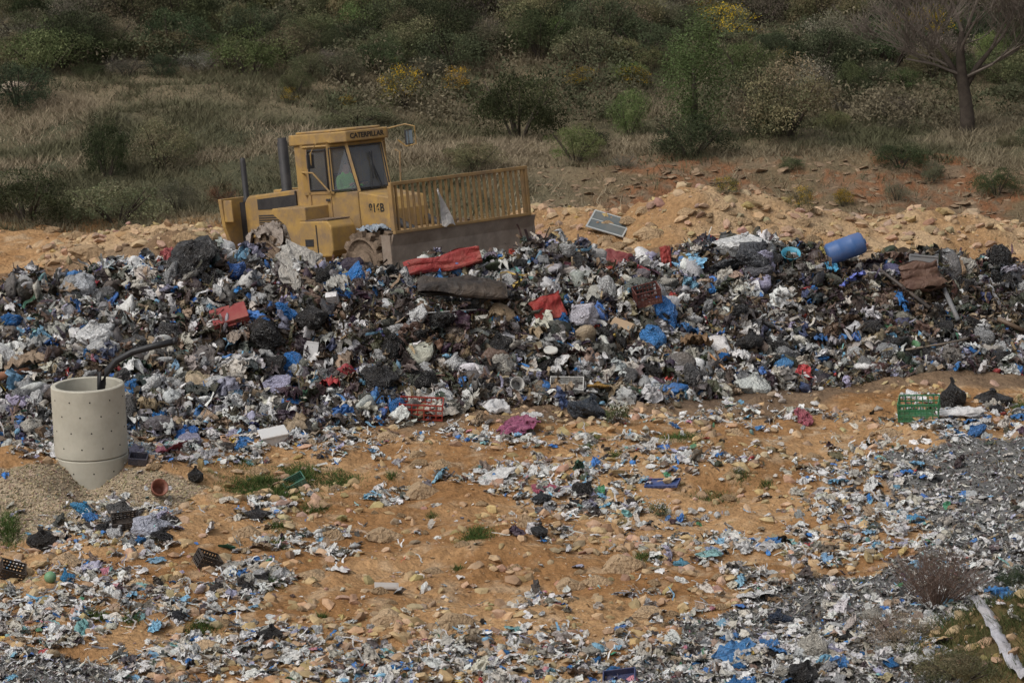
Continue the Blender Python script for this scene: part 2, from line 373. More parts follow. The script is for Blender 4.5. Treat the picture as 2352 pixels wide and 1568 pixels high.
px,s,x,y,z=heap_pts(3600); n=len(px); sc=S3(n,.07,.27,(1,.8,.8),2); sp.scatter(SHB,np.stack([x,y,z+.06+sc[:,2]*.3],1),sc,rots(n,.9),heapcol(px,s,x,y,wp,wpd),.02,True)
px,s,x,y,z=heap_pts(2400); n=len(px); sc=S3(n,.045,.12); sp.scatter(BG,np.stack([x,y,z+.04],1),sc,rots(n,1),heapcol(px,s,x,y,wp,wpd),.05,True)
px,s,x,y,z=heap_pts(1000); n=len(px); sc=S3(n,.1,.25,(1.2,.95,.75)); sp.scatter(BGB,np.stack([x,y,z+.06],1),sc,rots(n,1),heapcol(px,s,x,y,wp,wpd),.015,True)
px,s,x,y,z=heap_pts(34000); n=len(px); sc=S3(n,.04,.34,(1,1,1),2.8)
cc=heapcol(px,s); cc=np.where((rng.random(n)<.6)[:,None],pick(dict(mud=5,brown=4,black=2,tan=3,dgrey=1),n),cc); sp.scatter(ST,np.stack([x,y,z+.07],1),sc,rots(n,.8),cc,.02)
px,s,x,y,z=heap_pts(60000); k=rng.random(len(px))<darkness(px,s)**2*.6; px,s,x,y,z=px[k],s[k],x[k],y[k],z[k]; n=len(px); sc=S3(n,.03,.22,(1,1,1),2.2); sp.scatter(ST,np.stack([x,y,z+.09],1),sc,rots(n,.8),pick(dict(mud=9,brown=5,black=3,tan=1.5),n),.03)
px,s,x,y,z=heap_pts(600); n=len(px); sc=S3(n,.04,.16); sp.scatter(BXT,np.stack([x,y,z+.08],1),sc,rots(n,.7),pick(dict(tan=5,white=3,off=3,brown=2,blue=1,red=.5,lgrey=2,black=2),n),0)
px,s,x,y,z=heap_pts(700); n=len(px); sc=S3(n,.06,.16); sp.scatter(CY,np.stack([x,y,z+.08],1),sc,rots(n,.7),pick(dict(white=3,lblue=3,off=2,lgrey=3,blue=1,green=1,yellow=.5),n),0,True)
sp.build('mixed_rubbish',M_litter,'mass of mixed household rubbish covering the long heap','rubbish')
# ---------------------------------------------------------------- ground litter
def gpts(n,py0=900,py1=1610):
    px=rng.random(n)*2560-100; py=py0+(py1-py0)*rng.random(n)
    u=-(py-784)/F; dz=-SP+u*CP; t=CH/-dz; x=(px-1176)/F*t; y=(CP+u*SP)*t; z=height(x,y)
    px,py,_=pix(x,y,z); return px,py,x,y,z
EL=[(400,1010,480,46,1),(1250,1095,270,30,1),(1330,1150,160,44,.95),(1560,1045,200,26,.7),(1720,1260,250,22,.7),(1990,1110,140,90,1),(2020,1190,180,66,.9),(2200,1210,190,64,.4),
(1180,1515,400,62,.95),(300,1385,250,38,.85),(70,1440,150,72,1),(560,1500,250,60,.95),(280,1200,130,62,1),(560,1330,100,50,.9),(720,1255,120,22,.8),(870,1140,90,30,.6),
(1640,1510,200,52,.8),(1860,1510,220,74,1),(1250,1015,290,18,.6),(2230,1280,160,46,.45),(1230,1235,50,30,.8),(1430,1350,80,16,.4),(900,1570,250,30,.8),(1700,960,450,22,.35),
(600,1180,50,30,.7),(1260,1390,60,22,.7),(1120,985,180,18,.45),(180,1320,180,32,.6),(1640,1420,130,26,.6),(2200,960,180,40,.7),(1750,1350,130,26,.9),(840,1040,140,16,.45),(1500,1200,150,24,.3),(2050,1400,110,52,.6),(1900,1260,120,40,.7)]
def gdens(px,py):
    wx=px+(vn(px/60,py/35,1)-.5)*120; wy=py+(vn(px/60+50,py/35,2)-.5)*60; d=np.full(px.shape,.022)
    for cx,cy,rx,ry,a in EL: d=np.maximum(d,a*np.exp(-(((wx-cx)/rx)**2+((wy-cy)/ry)**2)**2))
    return d*(.06+1.6*sst((vn(px/26,py/11,6)*.6+vn(px/9,py/5,2)*.4-.36)/.25))
wg=dict(white=42,off=26,lgrey=8,dgrey=4,black=6,blue=3,lblue=3,teal=1.2,tan=8,brown=3,lilac=1,red=.3,green=.5,yellow=.4,pink=.5)
gs=Soup()
for N,tp,lo,hi,fl,js,sm in ((48000,SH,.02,.1,(1,1,.65),.09,False),(8500,SHB,.05,.17,(1,.7,.5),.02,True),(3200,BG,.03,.1,(1,1,.7),.05,True),(46000,ST,.03,.17,(1,1,.5),.02,False),(1000,BXT,.02,.07,(1,1,.4),0,False)):
    px,py,x,y,z=gpts(N); s=parts_h(x,y)[4]; ch=zones(x,y,z)[2]
    k=(rng.random(N)<gdens(px,py)*np.where(ch,.6,1)+np.where(ch,.03,0))&(s<.05); px,py,x,y,z=px[k],py[k],x[k],y[k],z[k]; n=len(x)
    sc=S3(n,lo,hi,fl,2.6); gs.scatter(tp,np.stack([x,y,z+.01+sc[:,2]*.35],1),sc,rots(n,.45),pick(wg,n),js,sm)
gs.build('scattered_litter',M_litter,'scraps of torn plastic and paper scattered across the orange soil','litter')
# ---------------------------------------------------------------- shredded chips
cs=Soup(); px,py,x,y,z=gpts(150000,960,1640); _,_,chip,pea,berm=zones(x,y,z)
k=chip; n=k.sum()
tri=[(np.array([(-1,-.5,0),(1,-.4,.15),(.2,.7,-.1)]),np.array([(0,1,2)])),(np.array([(-1.4,-.25,0),(1.3,-.1,.3),(0,.3,.1)]),np.array([(0,1,2)]))]
sc=S3(n,.014,.06,(1,1,1),1.8); w_=pick(dict(dgrey=26,black=26,lgrey=14,white=9,off=7,brown=16),n); l_=pick(dict(dgrey=12,black=14,lgrey=16,white=36,off=14,teal=1,lilac=1.5,blue=1.5,green=.6,brown=9),n)
mk=rng.random(n)<.22+.6*sst((fbm(x[k]/.8,y[k]/.8,3,1)-.45)/.15)
cs.scatter(tri,np.stack([x[k],y[k],z[k]+.015],1),sc,rots(n,.7),np.where(mk[:,None],l_,w_))
cs.build('shredded_chips',M_litter,'bed of dark grey shredded plastic chips on the ground','shredded plastic')
ps=Soup(); px,py,x,y,z=gpts(120000,1040,1280); _,_,chip,pea,berm=zones(x,y,z); k=pea; n=k.sum(); sc=S3(n,.012,.03,(1,1,.8),1.5)
ps.scatter(RK[:3],np.stack([x[k],y[k],z[k]+.006],1),sc,rots(n,.5),np.array([(.35,.28,.19)])*(rng.random((n,1))*.8+.5)+rng.normal(0,.015,(n,3)))
ps.build('pea_gravel',M_stone,'beige pea gravel heaped round the concrete well','gravel')
ss=Soup(); px,py,x,y,z=gpts(30000,880,1620); s=parts_h(x,y)[4]; _,_,chip,pea,berm=zones(x,y,z)
k=(s<0)&~chip&~pea&(rng.random(len(x))<.15+1.5*vn(x/1.2,y/1.2,5)**3); n=k.sum(); sc=S3(n,.01,.15,(1,1,.9),4.5)
ss.scatter(RK,np.stack([x[k],y[k],z[k]+sc[:,2]*.12],1),sc,rots(n,.4),np.array([(.39,.275,.165)])*(rng.random((n,1))*.55+.65)+rng.normal(0,.015,(n,3)))
n=11000; yy=55+rng.random(n)*12; xx=(rng.random(n)*2600-124-1176)/F*(yy+2); rr=parts_h(xx,yy)[3]; k=(rr>.12); xx,yy=xx[k],yy[k]; n=len(xx)
sc=S3(n,.02,.22,(1,1,.9),5); ss.scatter(RK,np.stack([xx,yy,height(xx,yy)+sc[:,2]*.2],1),sc,rots(n,.4),np.array([(.40,.285,.175)])*(rng.random((n,1))*.5+.65)+rng.normal(0,.015,(n,3)))
n=1600; yy=66+rng.random(n)*6; xx=(1230+rng.random(n)*1200-1176)/F*(yy+2); sc=S3(n,.03,.24,(1,1,.4),4); ss.scatter(RK,np.stack([xx,yy,height(xx,yy)],1),sc,rots(n,.2),np.array([(.22,.155,.10)])*(rng.random((n,1))*.7+.6))
ss.build('loose_stones',M_stone,'loose tan stones littering the bare soil and earth mounds','stones')
# ---------------------------------------------------------------- grass
def blades(name,x,y,h,w,col,label,lean=.35,cat='grass'):
    n=len(x); z=height(x,y); a=rng.random(n)*2*np.pi; dx=np.cos(a)*w/2;dy=np.sin(a)*w/2
    lx=rng.normal(0,lean,n)*h;ly=rng.normal(0,lean,n)*h
    V=np.stack([np.stack([x-dx,y-dy,z-.03],1),np.stack([x+dx,y+dy,z-.03],1),np.stack([x+lx,y+ly,z+h],1)],1).reshape(-1,3)
    return tag(link(name,npmesh(name,V,np.arange(3*n).reshape(-1,3),np.repeat(col,3,0),M_grass)),label,cat,kind='stuff')
n=330000; yy=65.5+rng.random(n)*30; pp=rng.random(n)*2900-274; xx=(pp-1176)/F*(yy+2)
cl=fbm(xx/.9,yy/.9,3,2); g=fbm(xx/5,yy/5,3,5); bare=(pp>1230)&(yy<72)
k=(rng.random(n)<.25+.75*sst((cl-.38)/.2))&(~bare|(rng.random(n)<.1)); xx,yy,cl,g,pp=xx[k],yy[k],cl[k],g[k],pp[k]; n=len(xx)
gc=mixc((.29,.235,.16),(.11,.108,.062),np.clip(sst((g-.42)/.16)*.9+sst((pp-1200)/600)*.3,0,1)[:,None])*(rng.random((n,1))*.5+.65)
blades('dry_grass',xx,yy,.08+.26*rng.random(n)*cl*1.6,.03,gc,'dry yellow grass covering the hillside behind the compactor',.8)
n=260000; yy=78+rng.random(n)**1.1*34; pp=rng.random(n)*2900-274; xx=(pp-1176)/F*(yy+2); cl=fbm(xx/1.6,yy/1.6,3,4)
ok=(rng.random(n)<sst((cl-.36)/.14))&((pp>760)|(yy>86))&((pp>1500)|(yy>80)); xx,yy,cl=xx[ok],yy[ok],cl[ok]; n=len(xx)
zz=height(xx,yy)+np.maximum(cl-.36,0)*3.2*rng.random(n)**.5; t=rng.normal(size=(n,3,3))*.04; V=(np.stack([xx,yy,zz],1)[:,None]+t).reshape(-1,3)
g=fbm(xx/3,yy/3,3,1); lc=mixc((.08,.085,.048),(.165,.14,.092),sst((g-.42)/.16)[:,None])*(rng.random((n,1))*.4+.75)
tag(link('low_scrub',npmesh('low_scrub',V,np.arange(3*n).reshape(-1,3),np.repeat(lc,3,0),M_grass)),'low olive scrub filling the gaps between the bushes on the upper hillside','scrub',kind='stuff')
GP=[(610,1120,100,34,1),(690,1085,60,24,.9),(780,1100,55,20,.7),(1560,998,70,12,.6),(1365,1000,35,9,.6),(1095,1225,42,16,.8),(460,1437,48,14,.7),(615,1335,36,14,.8),(20,1210,35,30,1),(1640,1140,60,14,.35),
(1700,1085,25,10,.6),(1475,1270,22,10,.7),(1860,1250,60,10,.4),(225,1410,40,12,.6),(720,1160,34,10,.9),(640,1245,24,7,.8),(2345,930,25,18,.9),(300,1415,20,8,.8),(1345,1023,20,5,.8),(900,1085,14,5,.8),(1410,1040,22,6,.7),(560,1055,30,10,.5),(640,1200,30,10,.7),(740,1410,12,5,.8),(1760,1105,18,6,.7),(990,1175,14,5,.6),(1050,1300,12,5,.6)]
X_=[];Y_=[];H_=[]
for cx,cy,rx,ry,a in GP:
    n=int(rx*ry*a*1.7)+60; q=rng.normal(0,.55,(n,2)); qx=cx+q[:,0]*rx;qy=cy+q[:,1]*ry+8
    p0,_=place(cx,cy+8); d=ray(qx,qy); t=(CH-p0.z)/-d[2]; X_.append(d[0]*t);Y_.append(d[1]*t); H_.append(np.exp(-(q**2).sum(1)*1.5)*(.6+.4*a))
xx=np.concatenate(X_);yy=np.concatenate(Y_);n=len(xx); blades('green_grass',xx,yy,.03+.13*rng.random(n)*np.concatenate(H_),.014,np.array([(.05,.09,.03)])*(rng.random((n,1))*1.0+.5)+np.array([(.03,.016,0)])*rng.random((n,1)),'low patches of green grass growing through the soil',.8)
n=30000; xx=BX+1.2+rng.normal(0,1.7,n);yy=BY-.2+rng.normal(0,1.3,n); k=(gauss(xx,yy,BX+1.2,BY-.2,2.6,2.2)>.35)&(vn(xx/.5,yy/.5,4)>.28); xx,yy=xx[k],yy[k];n=len(xx)
blades('bank_grass',xx,yy,.04+.17*rng.random(n),.012,mixc((.05,.075,.025),(.15,.13,.06),rng.random((n,1))**2)*(rng.random((n,1))*.6+.6),'rough dark grass on the bank at the bottom right corner',.8)
# ---------------------------------------------------------------- shrubs
def shrub_mesh(seed,nl,size,cols,flower=None,shape=(1,1,.8),clumps=22,spread=.2):
    r=np.random.default_rng(seed); cc=[]
    for i in range(clumps):
        a=r.random()*2*np.pi; e=r.random()**.7; rad=.74*math.sqrt(r.random()); cc.append((rad*math.cos(a),rad*math.sin(a),.1+.78*e*(1-.7*rad*rad),.12+.18*r.random()))
    cc=np.array(cc); w=r.integers(0,clumps,nl); d=r.normal(size=(nl,3)); d/=np.linalg.norm(d,axis=1)[:,None]; d[:,2]=np.where(r.random(nl)<.5,np.abs(d[:,2]),d[:,2])
    rr=cc[w,3]*(1+r.normal(0,spread,nl)); Pp=(cc[w,:3]+d*rr[:,None]*np.array([1.1,1.1,.85])); Pp[:,2]=np.abs(Pp[:,2]); Pp=Pp*np.array(shape)
    t=r.normal(size=(nl,3,3))*size*np.array([1,1,.8]); V=(Pp[:,None]+t).reshape(-1,3)
    A=np.array(cols)[r.integers(0,len(cols),clumps)][w]*(r.random((nl,1))*.45+.78)*(.7+.6*r.random(clumps))[w][:,None]
    if flower is not None:
        k=(r.random(nl)<.5)&(Pp[:,2]>.3*shape[2])&((r.random(clumps)<.6)[w]); A[k]=np.array(flower)*(r.random((k.sum(),1))*.5+.6)
    return npmesh('foliage',V,np.arange(3*nl).reshape(-1,3),np.repeat(A,3,0),M_leaf)
def stem_mesh(seed,n=9,shape=(1,1,.8)):
    r=random.Random(seed); b=MB()
    for i in range(n):
        a=r.random()*6.28; e=.35+.4*r.random(); b.tube([(0,0,-.1),(e*.4*math.cos(a),e*.4*math.sin(a),.3*shape[2]),(e*math.cos(a),e*math.sin(a),(.6+.3*r.random())*shape[2])],[.03,.02,.006],4)
    return b.mesh('stem',M_bark)
DG=[(.05,.064,.034),(.066,.08,.042),(.042,.053,.029)]; OL=[(.12,.12,.065),(.09,.1,.054),(.135,.122,.075)]; GB=[(.165,.145,.115),(.13,.115,.085),(.11,.106,.075)]; LG=[(.095,.13,.05),(.125,.15,.065)]
SHR={'dark':[shrub_mesh(i,14000,.012,DG,clumps=34,spread=.16) for i in (1,2,3)],'olive':[shrub_mesh(i,13000,.012,OL,clumps=36,spread=.2) for i in (4,5,6)],'grey':[shrub_mesh(i,10000,.011,GB,clumps=40,spread=.35) for i in (7,8,9)],
 'gorse':[shrub_mesh(i,8000,.014,OL,(.55,.36,.03),clumps=30,spread=.35) for i in (10,11)],'light':[shrub_mesh(i,10000,.013,LG,clumps=30,spread=.28) for i in (12,13)],'red':[shrub_mesh(14,4000,.014,[(.16,.085,.06),(.12,.07,.05)],spread=.4)]}
STM=[stem_mesh(i) for i in range(3)]
def shrub(kind,px,py,w,h,label,group=None,name='shrub',tint=1):
    p,s=place(px,py); e=empty(name,p-Vector((0,0,.08)),(0,0,random.random()*6.28)); r=w/2/s/1.0
    e.scale=(r,r*random.uniform(.9,1.15),h/s/.85)
    tag(e,label,'bush',group)
    f=link('foliage',random.choice(SHR[kind]),e); t=tint*random.uniform(.68,1.4); f.color=(t*random.uniform(.92,1.14),t,t*random.uniform(.85,1.1),1)
    link('stem',random.choice(STM),e); return e
BIG=[('dark',1190,322,285,175,'large dark round bush on the hillside above the blade'),('dark',245,405,150,150,'tall dark green bush in the dry grass on the left'),
('olive',375,385,180,130,'olive bush right of the tall dark green bush on the left'),('dark',60,508,290,130,'low dark green thicket at the left edge behind the earth mound'),
('olive',270,512,270,110,'low green thicket behind the left earth mound'),('grey',410,480,130,80,'grey brown bush left of the thin rear exhaust'),
('gorse',925,248,160,110,'gorse bush with yellow flowers above the cab'),('gorse',1055,218,120,75,'gorse bush with yellow flowers left of the large round bush'),
('gorse',1340,205,130,60,'yellow flowering gorse right above the large round bush'),('gorse',1450,200,120,60,'yellow flowering gorse left of the young pine'),
('gorse',795,255,64,44,'small yellow flowering gorse left of the cab roof line'),('gorse',662,238,54,46,'smallest yellow flowering gorse in the dry grass'),
('light',1445,310,120,115,'light green bush below left of the young pine'),('dark',1590,360,230,110,'dark bush at the foot of the young pine'),
('olive',1800,310,300,190,'wide grey green bush right of the young pine'),('red',512,470,90,60,'reddish bare brushwood behind the rear of the compactor'),
('olive',820,285,200,50,'low flat grey green bush just left of the cab roof'),('olive',1090,385,170,70,'low olive bush in the grass below the large round bush'),
('gorse',1842,478,74,64,'yellow green shrub on the red bank, leftmost of three'),('gorse',1938,475,58,54,'small yellow green shrub in the middle of the red bank'),
('grey',2060,462,85,62,'grey shrub on the right part of the red bank'),('dark',2290,448,150,75,'dark shrub on the bank at the right edge'),('gorse',1665,440,90,44,'low yellow flowering shrub at the top of the red bank'),
('olive',2140,420,70,60,'olive shrub below the bare tree'),('grey',155,75,110,100,'pale grey shrub near the top left corner'),('dark',1250,70,230,80,'dark bush near the top edge above the large round bush')]
for k,a,b,w,h,l in BIG: shrub(k,a,b,w,h,l)
for row,py in enumerate((375,345,310,270,235,205,180,155,130,105,82,58,34,10,-14,-40)):
    px=-80+random.random()*60
    while px<2450:
        px+=random.uniform(75,150)
        if 205<=py and px<700 and random.random()<.9: continue
        if py>=270 and px<1250: continue
        if py>=310 and random.random()<.35: continue
        if 2080<px<2300 and py>190: continue
        if 1040<px<1340 and 130<py<370: continue
        if 820<px<1100 and 200<py<330: continue
        if 1300<px<1500 and 180<py<270: continue
        if 1490<px<1700 and 90<py<380: continue
        k=random.choices(['dark','olive','grey','gorse','light'],[30,34,22,4,8])[0]
        w=random.uniform(80,230)*(.75 if py>250 else 1); h=w*random.uniform(.42,.72)
        zn='upper' if py<110 else 'lower'; sd='left' if px<800 else ('middle' if px<1600 else 'right')
        kn={'dark':'dark green','olive':'olive green','grey':'grey brown','gorse':'yellow flecked','light':'light green'}[k]
        shrub(k,px,py+random.uniform(-12,12),w,h,f'{kn} shrub in the dense scrub on the {zn} {sd} hillside',f'{kn} shrubs {zn} {sd} hillside')
p,s=place(1590,328); e=empty('pine_tree',p); e.scale=(1.15,1.15,1.15); tag(e,'young light green pine standing between the gorse and the bare tree','tree')
f=link('crown',shrub_mesh(31,20000,.018,[(.085,.11,.048),(.07,.093,.042)],shape=(1,1,3.3),clumps=50,spread=.3),e); f.color=(1.1,1.15,1,1)
b=MB(); b.tube([(0,0,-.1),(.05,0,1),(0,.05,2.0)],[.1,.08,.02],8); b.build('trunk',M_bark,e,smooth=True)
def bare_tree():
    p,s=place(2215,298); e=empty('bare_tree',p-Vector((0,.6,0))); tag(e,'large leafless grey brown tree at the top right of the hillside','tree')
    R=random.Random(11); tr=MB(); tw=MB()
    tr.tube([(0,0,-.3),(-.02,0,.4),(-.1,0,1.0),(-.22,0,1.6),(-.3,.0,2.3),(-.28,0,3.0)],[.27,.22,.19,.17,.13,.08],9)
    tr.tube([(-.18,0,1.35),(-.5,.1,1.9),(-.9,.1,2.5)],[.11,.09,.06],7); tr.tube([(-.14,0,1.3),(.2,.1,1.9),(.6,-.1,2.5)],[.11,.09,.06],7)
    def br(p,d,L,r,lev):
        pts=[p];q=p.copy();dd=d.copy();n=4 if lev<3 else 3; rs=[r]
        for i in range(n):
            dd=(dd+Vector((R.gauss(0,.13),R.gauss(0,.13),R.gauss(0,.1)+.05))).normalized(); q=q+dd*L/n; pts.append(q.copy()); rs.append(max(r*(1-.5*(i+1)/n),.0065))
        tw.tube(pts,rs,5 if lev<2 else 3,cap=False)
        if lev>=5: return
        for i in range(R.choice((4,5,5))):
            k=R.randint(1,n); a=R.random()*6.28; sp=R.uniform(.35,.8)
            o=Vector((math.cos(a),math.sin(a)*.8,R.uniform(-.1,.6))); nd=(dd*(1-sp*.5)+o*sp).normalized()
            br(pts[k],nd,L*R.uniform(.6,.8),rs[k]*.6,lev+1)
    for o,d,L,r in (((-.28,0,3.0),(-.25,.1,1),1.6,.07),((-.28,0,2.8),(.35,-.1,1),1.6,.06),((-.9,.1,2.5),(-1,.1,.7),1.7,.055),((.6,-.1,2.5),(.95,.1,.7),1.7,.055),((-.3,0,2.3),(-.1,-.6,.8),1.5,.05),((-.9,.1,2.5),(-.3,.4,1),1.6,.05),((.6,-.1,2.5),(.3,-.3,1),1.6,.05),((-.24,0,1.7),(-1,-.3,.45),1.9,.05),((-.2,0,1.6),(1,-.35,.4),1.9,.05),((-.5,.1,1.9),(-1,.2,.25),1.6,.04),((.2,.1,1.9),(1,.1,.2),1.6,.04)):
        br(Vector(o),Vector(d).normalized(),L,r,1)
    tr.build('trunk',M_bark,e,smooth=True)
    tw.build('crown',mat('twigs',(.135,.11,.09),rough=.95,bump=0),e)
bare_tree()
# ---------------------------------------------------------------- individual things
BAGM=[];SHM=[];RKM=[]
for i in range(9):
    V,T=bag_tpl(4,i*4.7+1); BAGM.append(npmesh('bag',V,T,None,M_bag,True))
for i in range(7):
    V,T=sheet_tpl(24,i*3.3+2,.46,.22,.3); SHM.append(npmesh('sheet',V,T,None,M_sheet,True))
for i in range(6):
    V,T=rock_tpl(3,i*2.9+1); RKM.append(npmesh('rock',V,T,None,M_rock,False))
def col(o,c): o.color=(*(PAL[c] if isinstance(c,str) else c),1); return o
def item(name,me,px,py,w,h,c,label,cat,group=None,rot=None,lift=.0,tall=1):
    p,s=place(px,py+h*.35); o=link(name,me); r=w/2/s
    o.scale=(r,r*.85,h/2/s*1.25*tall); o.location=p+Vector((0,0,h/2/s*.55+lift)); o.rotation_euler=rot or (random.gauss(0,.3),random.gauss(0,.3),random.random()*6.28)
    col(o,c); return tag(o,label,cat,group)
def bag(*a,**k): return item('rubbish_bag',random.choice(BAGM),*a,'bag',**k)
def cloth(px,py,w,h,c,label,cat='plastic sheet',name='plastic_sheet',**k): return item(name,random.choice(SHM),px,py,w,h,c,label,cat,**k)
bag(443,592,112,58,'black','big black bag on the crest of the heap left of the compactor')
bag(615,788,90,70,'black','big black bag lying under the red case on the heap')
bag(715,745,88,62,'black','black bag to the right of the big one under the red case')
bag(870,875,82,60,'black','black bag at the heap foot above the red crate')
bag(1145,805,76,50,'black','black bag on the dark slope below the long black cushion')
bag(900,800,70,50,'black','black bag in the dark hollow left of the small red scraps')
bag(222,775,96,50,'white','long white bag on the left slope of the heap')
bag(592,702,50,46,'white','round white bag just right of the red case')
bag(1335,745,72,64,(.55,.53,.58),'pale crumpled bag below the red cushion')
bag(1048,845,50,46,'white','white bag in the dark middle of the heap')
bag(1708,574,120,56,'white','large white sack on the crest next to the wooden plank')
bag(1740,598,98,62,(.05,.055,.065),'large dark grey sack in front of the white sack on the crest')
bag(1670,628,84,36,(.07,.075,.085),'dark grey sack left of the turquoise tub')
bag(1745,634,76,36,(.12,.12,.135),'grey sack directly below the large dark grey sack')
bag(1500,780,56,54,(.06,.25,.6),'bright blue bag right of the cardboard on the heap')
bag(540,636,52,44,(.05,.14,.42),'blue bag on the crest in front of the rear wheel')
bag(302,905,54,36,(.04,.2,.5),'blue bag just right of the concrete well rim')
bag(428,992,54,34,(.03,.16,.5),'blue bag at the foot of the heap right of the well')
bag(552,1026,38,24,(.05,.22,.55),'small blue bag lying on litter below the polystyrene box')
bag(1270,804,50,22,(.1,.35,.6),'flat light blue bag above the round white lid')
bag(1235,880,60,28,'lilac','lilac bag above the white crate')
bag(1733,882,94,44,(.6,.62,.58),'white bag with crumpled neck at the heap foot on the right')
bag(1800,845,46,34,(.1,.3,.6),'blue bag behind the white bag at the right heap foot')
bag(195,660,56,52,(.5,.52,.55),'translucent white bag on the left crest of the heap')
bag(2187,910,62,74,'black','black bag standing behind the green crate')
bag(2282,913,84,36,'black','flat black bag at the right edge beyond the green crate')
bag(1352,938,92,58,(.02,.03,.045),'navy bag with yellow top at the foot of the heap')
bag(1375,912,60,16,(.5,.28,.06),'yellow folded bag lying on the navy bag',lift=.2)
bag(1340,1125,54,44,'black','black bag on the littered soil in the middle ground')
bag(1245,1145,40,30,(.03,.04,.05),'small black bag left of the black bag in the middle ground')
bag(1240,1222,44,34,(.03,.035,.04),'black scrap bag beside the green tuft at centre')
bag(450,1095,42,36,'black','black bag right of the gravel around the well')
bag(280,1170,60,40,'dgrey','grey black bag on the litter pile below the well')
bag(350,1205,84,50,(.45,.47,.55),'pale bag on the litter pile below the well')
bag(100,1238,70,48,'black','black bag at the left edge of the litter pile below the well')
bag(590,1180,60,30,(.03,.03,.035),'black bag in front of the big grass patch')
bag(620,1455,56,44,'black','black bag near the bottom left of the picture')
bag(410,1415,30,30,(.03,.035,.045),'small black bag standing on bare soil at the bottom left')
bag(1870,1480,64,60,'off','cream bag on the colourful litter at the bottom right')
bag(1845,1540,70,56,'black','black bag at the bottom edge below the cream bag')
bag(1790,1420,60,36,(.03,.05,.09),'dark blue bag on the grey chips at the bottom right')
bag(1090,1470,52,26,'tan','folded brown bag at the bottom centre')
bag(2005,1410,44,40,'off','cream bag beside the leafless bush at the bottom right')
bag(1565,1292,42,18,(.15,.4,.55),'light blue bag on soil right of centre')
bag(155,1325,34,36,(.05,.28,.55),'blue bag in the lower left near the black crate')
bag(190,1165,52,26,(.06,.3,.55),'blue bag just below the well in front of the gravel')
bag(530,1300,60,26,'off','cream bag right of the black crate pile')
bag(2240,988,60,26,(.05,.18,.45),'blue bag lying below the green crate on the right')
cloth(455,620,60,30,'green','green sheet under the big black bag on the crest')
cloth(390,600,44,46,(.5,.12,.13),'red and white checked cloth on the left crest','cloth','cloth')
cloth(1188,976,116,34,(.3,.07,.16),'maroon and white sack on the mud track','cloth','cloth')
cloth(1222,962,60,22,'white','white sheet on top of the maroon sack',lift=.08)
cloth(543,934,62,50,'white','folded white sheet at the foot of the heap','paper sheet')
cloth(1255,1122,74,20,(.4,.08,.14),'pink cloth on the litter in the middle ground','cloth','cloth')
cloth(1580,770,84,44,(.02,.16,.4),'torn blue sheet in the middle of the right slope')
cloth(1960,655,66,36,(.15,.22,.7),'violet blue cloth below the blue barrel','cloth','cloth')
cloth(1908,627,50,22,(.05,.35,.6),'bright blue sheet on the crest below the blue barrel')
cloth(780,670,64,90,(.42,.42,.39),'grey net like sheet hanging on the slope under the cab')
cloth(690,636,170,28,(.42,.4,.36),'long dirty white sheet on the crest in front of the wheels')
cloth(60,830,160,50,(.26,.19,.13),'brown carpet at the left edge of the heap','carpet','carpet')
cloth(470,835,90,40,(.14,.13,.13),'dark grey cloth on the lower left slope','cloth','cloth')
cloth(545,790,70,60,(.28,.23,.19),'grey brown cloth left of the big black bag under the red case','cloth','cloth')
cloth(1600,800,70,80,(.2,.12,.06),'brown fibrous mat below the torn blue sheet','mat','fibre_mat')
cloth(1470,905,56,30,(.1,.36,.22),'green sheet at the heap foot left of the white toilet seat')
cloth(2300,1362,90,50,(.04,.25,.6),'bright blue tarpaulin at the right edge','tarpaulin','tarpaulin')
cloth(1690,1500,120,34,(.04,.2,.45),'blue sheet on the colourful litter at the bottom')
cloth(2110,1197,60,16,(.06,.3,.55),'blue sheet lying on the grey chips at right')
cloth(2110,1520,90,50,'white','white sheet on the bank grass at the bottom right')
cloth(1420,1443,46,12,(.1,.25,.6),'small blue sheet on soil at the bottom centre right')
cloth(1640,1265,50,16,(.3,.4,.6),'pale blue sheet on soil right of centre')
cloth(1845,962,60,26,(.4,.1,.14),'red and white rag on the track left of the green crate','cloth','cloth')
cloth(395,1035,80,18,(.25,.03,.06),'dark red cloth on the litter right of the well','cloth','cloth')
cloth(1735,1365,120,22,'white','white torn sheet along the edge of the grey chips')
cloth(1130,1095,110,20,'white','long white torn sheet left of the pink cloth')
cloth(520,1256,44,10,(.06,.3,.2),'small green scrap right of the litter pile')
cloth(1890,592,34,34,(.6,.5,.15),'yellow cloth against the blue barrel','cloth','cloth')
def pile(n,cx,cy,rx,ry,cs,where,s0=22,s1=52):
    for i in range(n):
        a=random.random()*6.28;q=math.sqrt(random.random()); k=random.choice(cs); w=random.uniform(s0,s1)
        c={'blue':(.04,.21,.52),'white':(.62,.62,.62),'black':(.02,.02,.023),'cream':(.5,.47,.41),'lilac':(.38,.37,.5),'grey':(.3,.31,.33)}[k]
        if random.random()<.45: bag(cx+rx*q*math.cos(a),cy+ry*q*math.sin(a),w,w*.62,c,f'small {k} bag {where}',group=f'{k} bags {where}')
        else: cloth(cx+rx*q*math.cos(a),cy+ry*q*math.sin(a),w*1.1,w*.55,c,f'crumpled {k} plastic sheet {where}',group=f'{k} sheets {where}')
pile(64,1820,1512,260,62,['blue','blue','white','white','black','cream','grey'],'in the colourful pile at the bottom right')
pile(26,285,1215,130,48,['white','black','grey','lilac','black','blue'],'on the litter pile below the well')
pile(18,560,1325,90,40,['white','black','black','cream'],'in the black and white litter at lower left centre')
pile(18,1330,1150,130,28,['white','black','grey','lilac'],'in the middle ground litter',18,40)
pile(12,2230,950,110,30,['white','blue','black','cream'],'around the green crate',20,40)
